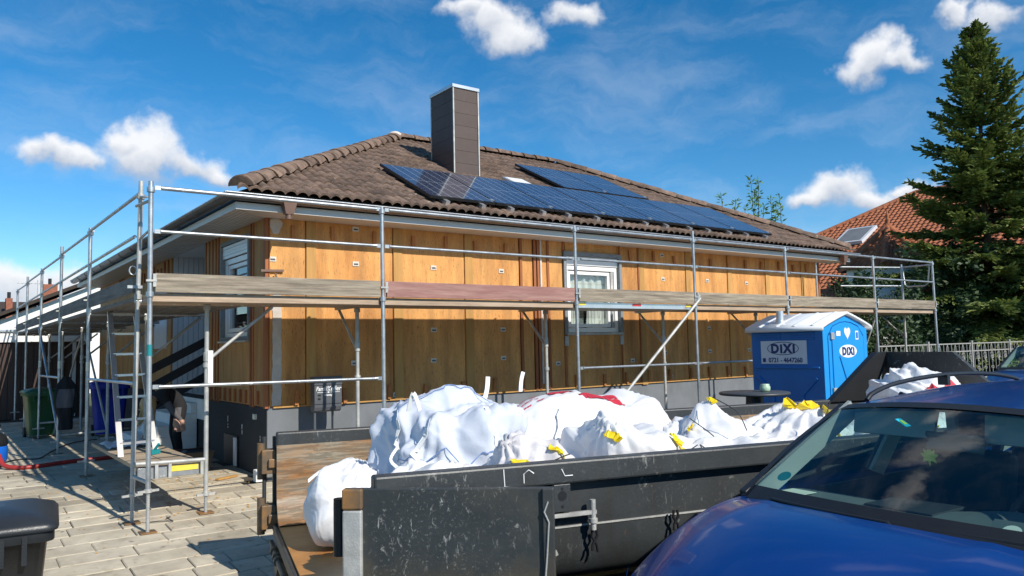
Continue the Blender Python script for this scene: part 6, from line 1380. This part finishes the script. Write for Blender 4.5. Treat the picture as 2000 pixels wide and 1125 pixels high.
# light green willow shoots rising behind the ridge
wt = thing('willow_tree', 'light green willow shoots rising behind the roof ridge', 'tree', (27.6, 12, 0)); rw = random.Random(12); lf = MB(); stm = MB()
for (pxx, pyt) in ((1408,378),(1436,392),(1466,345),(1482,352),(1474,372),(1505,385),(1522,378),(1455,400),(1492,398),(1516,400)):
    e = pray(pxx, pyt, 12+rw.uniform(-.6,.6)); b0 = Vector((27.6+(e.x-27.6)*.75, 12, 3.5)); pts = [b0, b0.lerp(e, .5)+Vector((rw.uniform(-.1,.1), 0, 0)), e]; pts = smooth_path(pts, 6); stm.path([(27.6,12,.0)]+pts, [.06]+[.035*(1-k/len(pts))+.006 for k in range(len(pts))], 5, caps=False)
    for k in range(70):
        t = .45+.55*rw.random(); i = min(len(pts)-2, int(t*(len(pts)-1))); p = pts[i].lerp(pts[i+1], rw.random()); d = Vector((rw.gauss(0,1), rw.gauss(0,1), rw.gauss(.4,.5))).normalized(); s0 = p+d*.06; L0 = rw.uniform(.18,.34); sd = d.cross(Vector((rw.gauss(0,1), rw.gauss(0,1), 1))).normalized()*.045
        lf.add([s0, s0+d*L0*.4+sd, s0+d*L0, s0+d*L0*.4-sd], [(0,1,2,3)])
lf.build('crown', 'leaflight', wt); stm.build('trunk', 'bark', wt)

# ------------------------------------------------------------------ the person bending down beside the platform
pn = thing('person', 'person in black with long blonde hair bending down beside the low platform', 'person', (-.86, 1.35, .16))
bm = bmesh.new(); sk_ = bm.verts.layers.skin.verify(); V_ = {}
J_ = {'pelvis': ((-.80,1.40,1.02), .145), 'waist': ((-.88,1.38,1.12), .125), 'chest': ((-1.0,1.35,1.17), .135), 'upchest': ((-1.09,1.33,1.17), .115), 'neck': ((-1.16,1.32,1.14), .055), 'head0': ((-1.20,1.31,1.09), .075), 'head1': ((-1.245,1.30,1.02), .088), 'head2': ((-1.26,1.30,.95), .062),
 'hipL': ((-.79,1.28,.98), .10), 'kneeL': ((-.86,1.26,.60), .068), 'calfL': ((-.83,1.26,.46), .058), 'ankL': ((-.80,1.26,.25), .040), 'toeL': ((-.95,1.25,.20), .036), 'hipR': ((-.79,1.52,.98), .10), 'kneeR': ((-.84,1.53,.60), .068), 'calfR': ((-.81,1.53,.46), .058), 'ankR': ((-.78,1.53,.25), .040), 'toeR': ((-.93,1.54,.20), .036),
 'shL': ((-1.06,1.17,1.13), .062), 'elL': ((-.94,1.10,.93), .046), 'wrL': ((-.83,1.09,.79), .030), 'palL': ((-.81,1.085,.73), .030), 'shR': ((-1.08,1.49,1.13), .062), 'elR': ((-1.16,1.47,.88), .046), 'wrR': ((-1.24,1.38,.66), .030), 'palR': ((-1.255,1.36,.60), .030)}
for side_, dx_, dy_ in (('L', .02, -.0), ('R', -.02, -.01)):
    b0 = Vector(J_['pal'+side_][0])
    for f_, (ox, oy, l1) in enumerate(((-.024,-.006,.040),(-.008,-.008,.048),(.010,-.006,.045),(.026,.0,.036))):
        J_['f%s%da' % (side_, f_)] = (tuple(b0+Vector((ox, oy, -.042))), .0095); J_['f%s%db' % (side_, f_)] = (tuple(b0+Vector((ox*1.15-.008, oy-.012, -.042-l1))), .0085)
    J_['t%sa' % side_] = (tuple(b0+Vector((-.036, -.012, .0))), .011); J_['t%sb' % side_] = (tuple(b0+Vector((-.046, -.024, -.035))), .009)
for k, (p, r) in J_.items(): v = bm.verts.new(p); v[sk_].radius = (r, r); V_[k] = v
V_['pelvis'][sk_].use_root = True
E_ = [('pelvis','waist'),('waist','chest'),('chest','upchest'),('upchest','neck'),('neck','head0'),('head0','head1'),('head1','head2')]
for s_ in 'LR':
    E_ += [('pelvis','hip'+s_),('hip'+s_,'knee'+s_),('knee'+s_,'calf'+s_),('calf'+s_,'ank'+s_),('ank'+s_,'toe'+s_),('upchest','sh'+s_),('sh'+s_,'el'+s_),('el'+s_,'wr'+s_),('wr'+s_,'pal'+s_),('pal'+s_,'t%sa' % s_),('t%sa' % s_,'t%sb' % s_)]
    for f_ in range(4): E_ += [('pal'+s_,'f%s%da' % (s_, f_)),('f%s%da' % (s_, f_),'f%s%db' % (s_, f_))]
for a, b_ in E_: bm.edges.new((V_[a], V_[b_]))
me = bpy.data.meshes.new('body'); bm.to_mesh(me); bm.free()
tmp = bpy.data.objects.new('tmp', me); COL.objects.link(tmp); md = tmp.modifiers.new('skin', 'SKIN'); md.use_smooth_shade = True; md2 = tmp.modifiers.new('sub', 'SUBSURF'); md2.levels = 2; md2.render_levels = 2
dg = bpy.context.evaluated_depsgraph_get(); dg.update(); bme_ = bpy.data.meshes.new_from_object(tmp.evaluated_get(dg)); bpy.data.objects.remove(tmp)
bme_.name = 'body'; bme_.materials.clear()
for k in ('cloth', 'clothgrey', 'skin', 'rubber'): bme_.materials.append(M[k])
wr = [Vector(J_['wr'+s_][0]) for s_ in 'LR']; hd_ = Vector(J_['head1'][0])
for p in bme_.polygons:
    c = p.center; i = 0
    if any(c.z < w.z+.02 and (c-w).length < .19 for w in wr): i = 2
    elif (c-hd_).length < .16: i = 2
    elif any((c-Vector(J_['el'+s_][0])).length < .17 for s_ in 'LR') and c.z < 1.08: i = 1
    elif c.z < .27: i = 3
    p.material_index = i; p.use_smooth = True
bme_.transform(Matrix.Translation(-pn.location)); bo = bpy.data.objects.new('body', bme_); COL.objects.link(bo); bo.parent = pn
hr = MB()
hr.grid(lambda u, v: hd_+Vector((.012,0,.02))+Vector((math.cos(2*math.pi*u)*math.sin(math.pi*(.02+.62*v))*.112, math.sin(2*math.pi*u)*math.sin(math.pi*(.02+.62*v))*.112, math.cos(math.pi*(.02+.62*v))*.13)) , 22, 10)
rh = random.Random(3)
for k in range(70):
    a = rh.random()*6.28; p = hd_+Vector((.10*math.cos(a)+.01, .10*math.sin(a), .03*rh.random())); L0 = rh.uniform(.16,.34); hr.path([p, p+Vector((-.012*math.cos(a), -.02*math.sin(a), -L0*.5)), p+Vector((rh.uniform(-.03,.03)-.02, rh.uniform(-.03,.03), -L0))], [.013,.011,.003], 5, caps=False)
hr.build('hair', 'hair', pn)
fc = MB()
for s_ in (-1, 1): fc.lathe(hd_+Vector((-.085, s_*.032, -.02)), [(0,-.010),(.011,0),(0,.010)], 8)
fc.build('eye', 'rubber', pn)
fc = MB(); fc.path([hd_+Vector((-.085,0,-.03)), hd_+Vector((-.108,0,-.05)), hd_+Vector((-.088,0,-.06))], [.008,.014,.008], 6); fc.bar(hd_+Vector((-.082,-.022,-.082)), hd_+Vector((-.082,.022,-.082)), .008, .008); fc.build('nose_and_mouth', 'skin', pn)
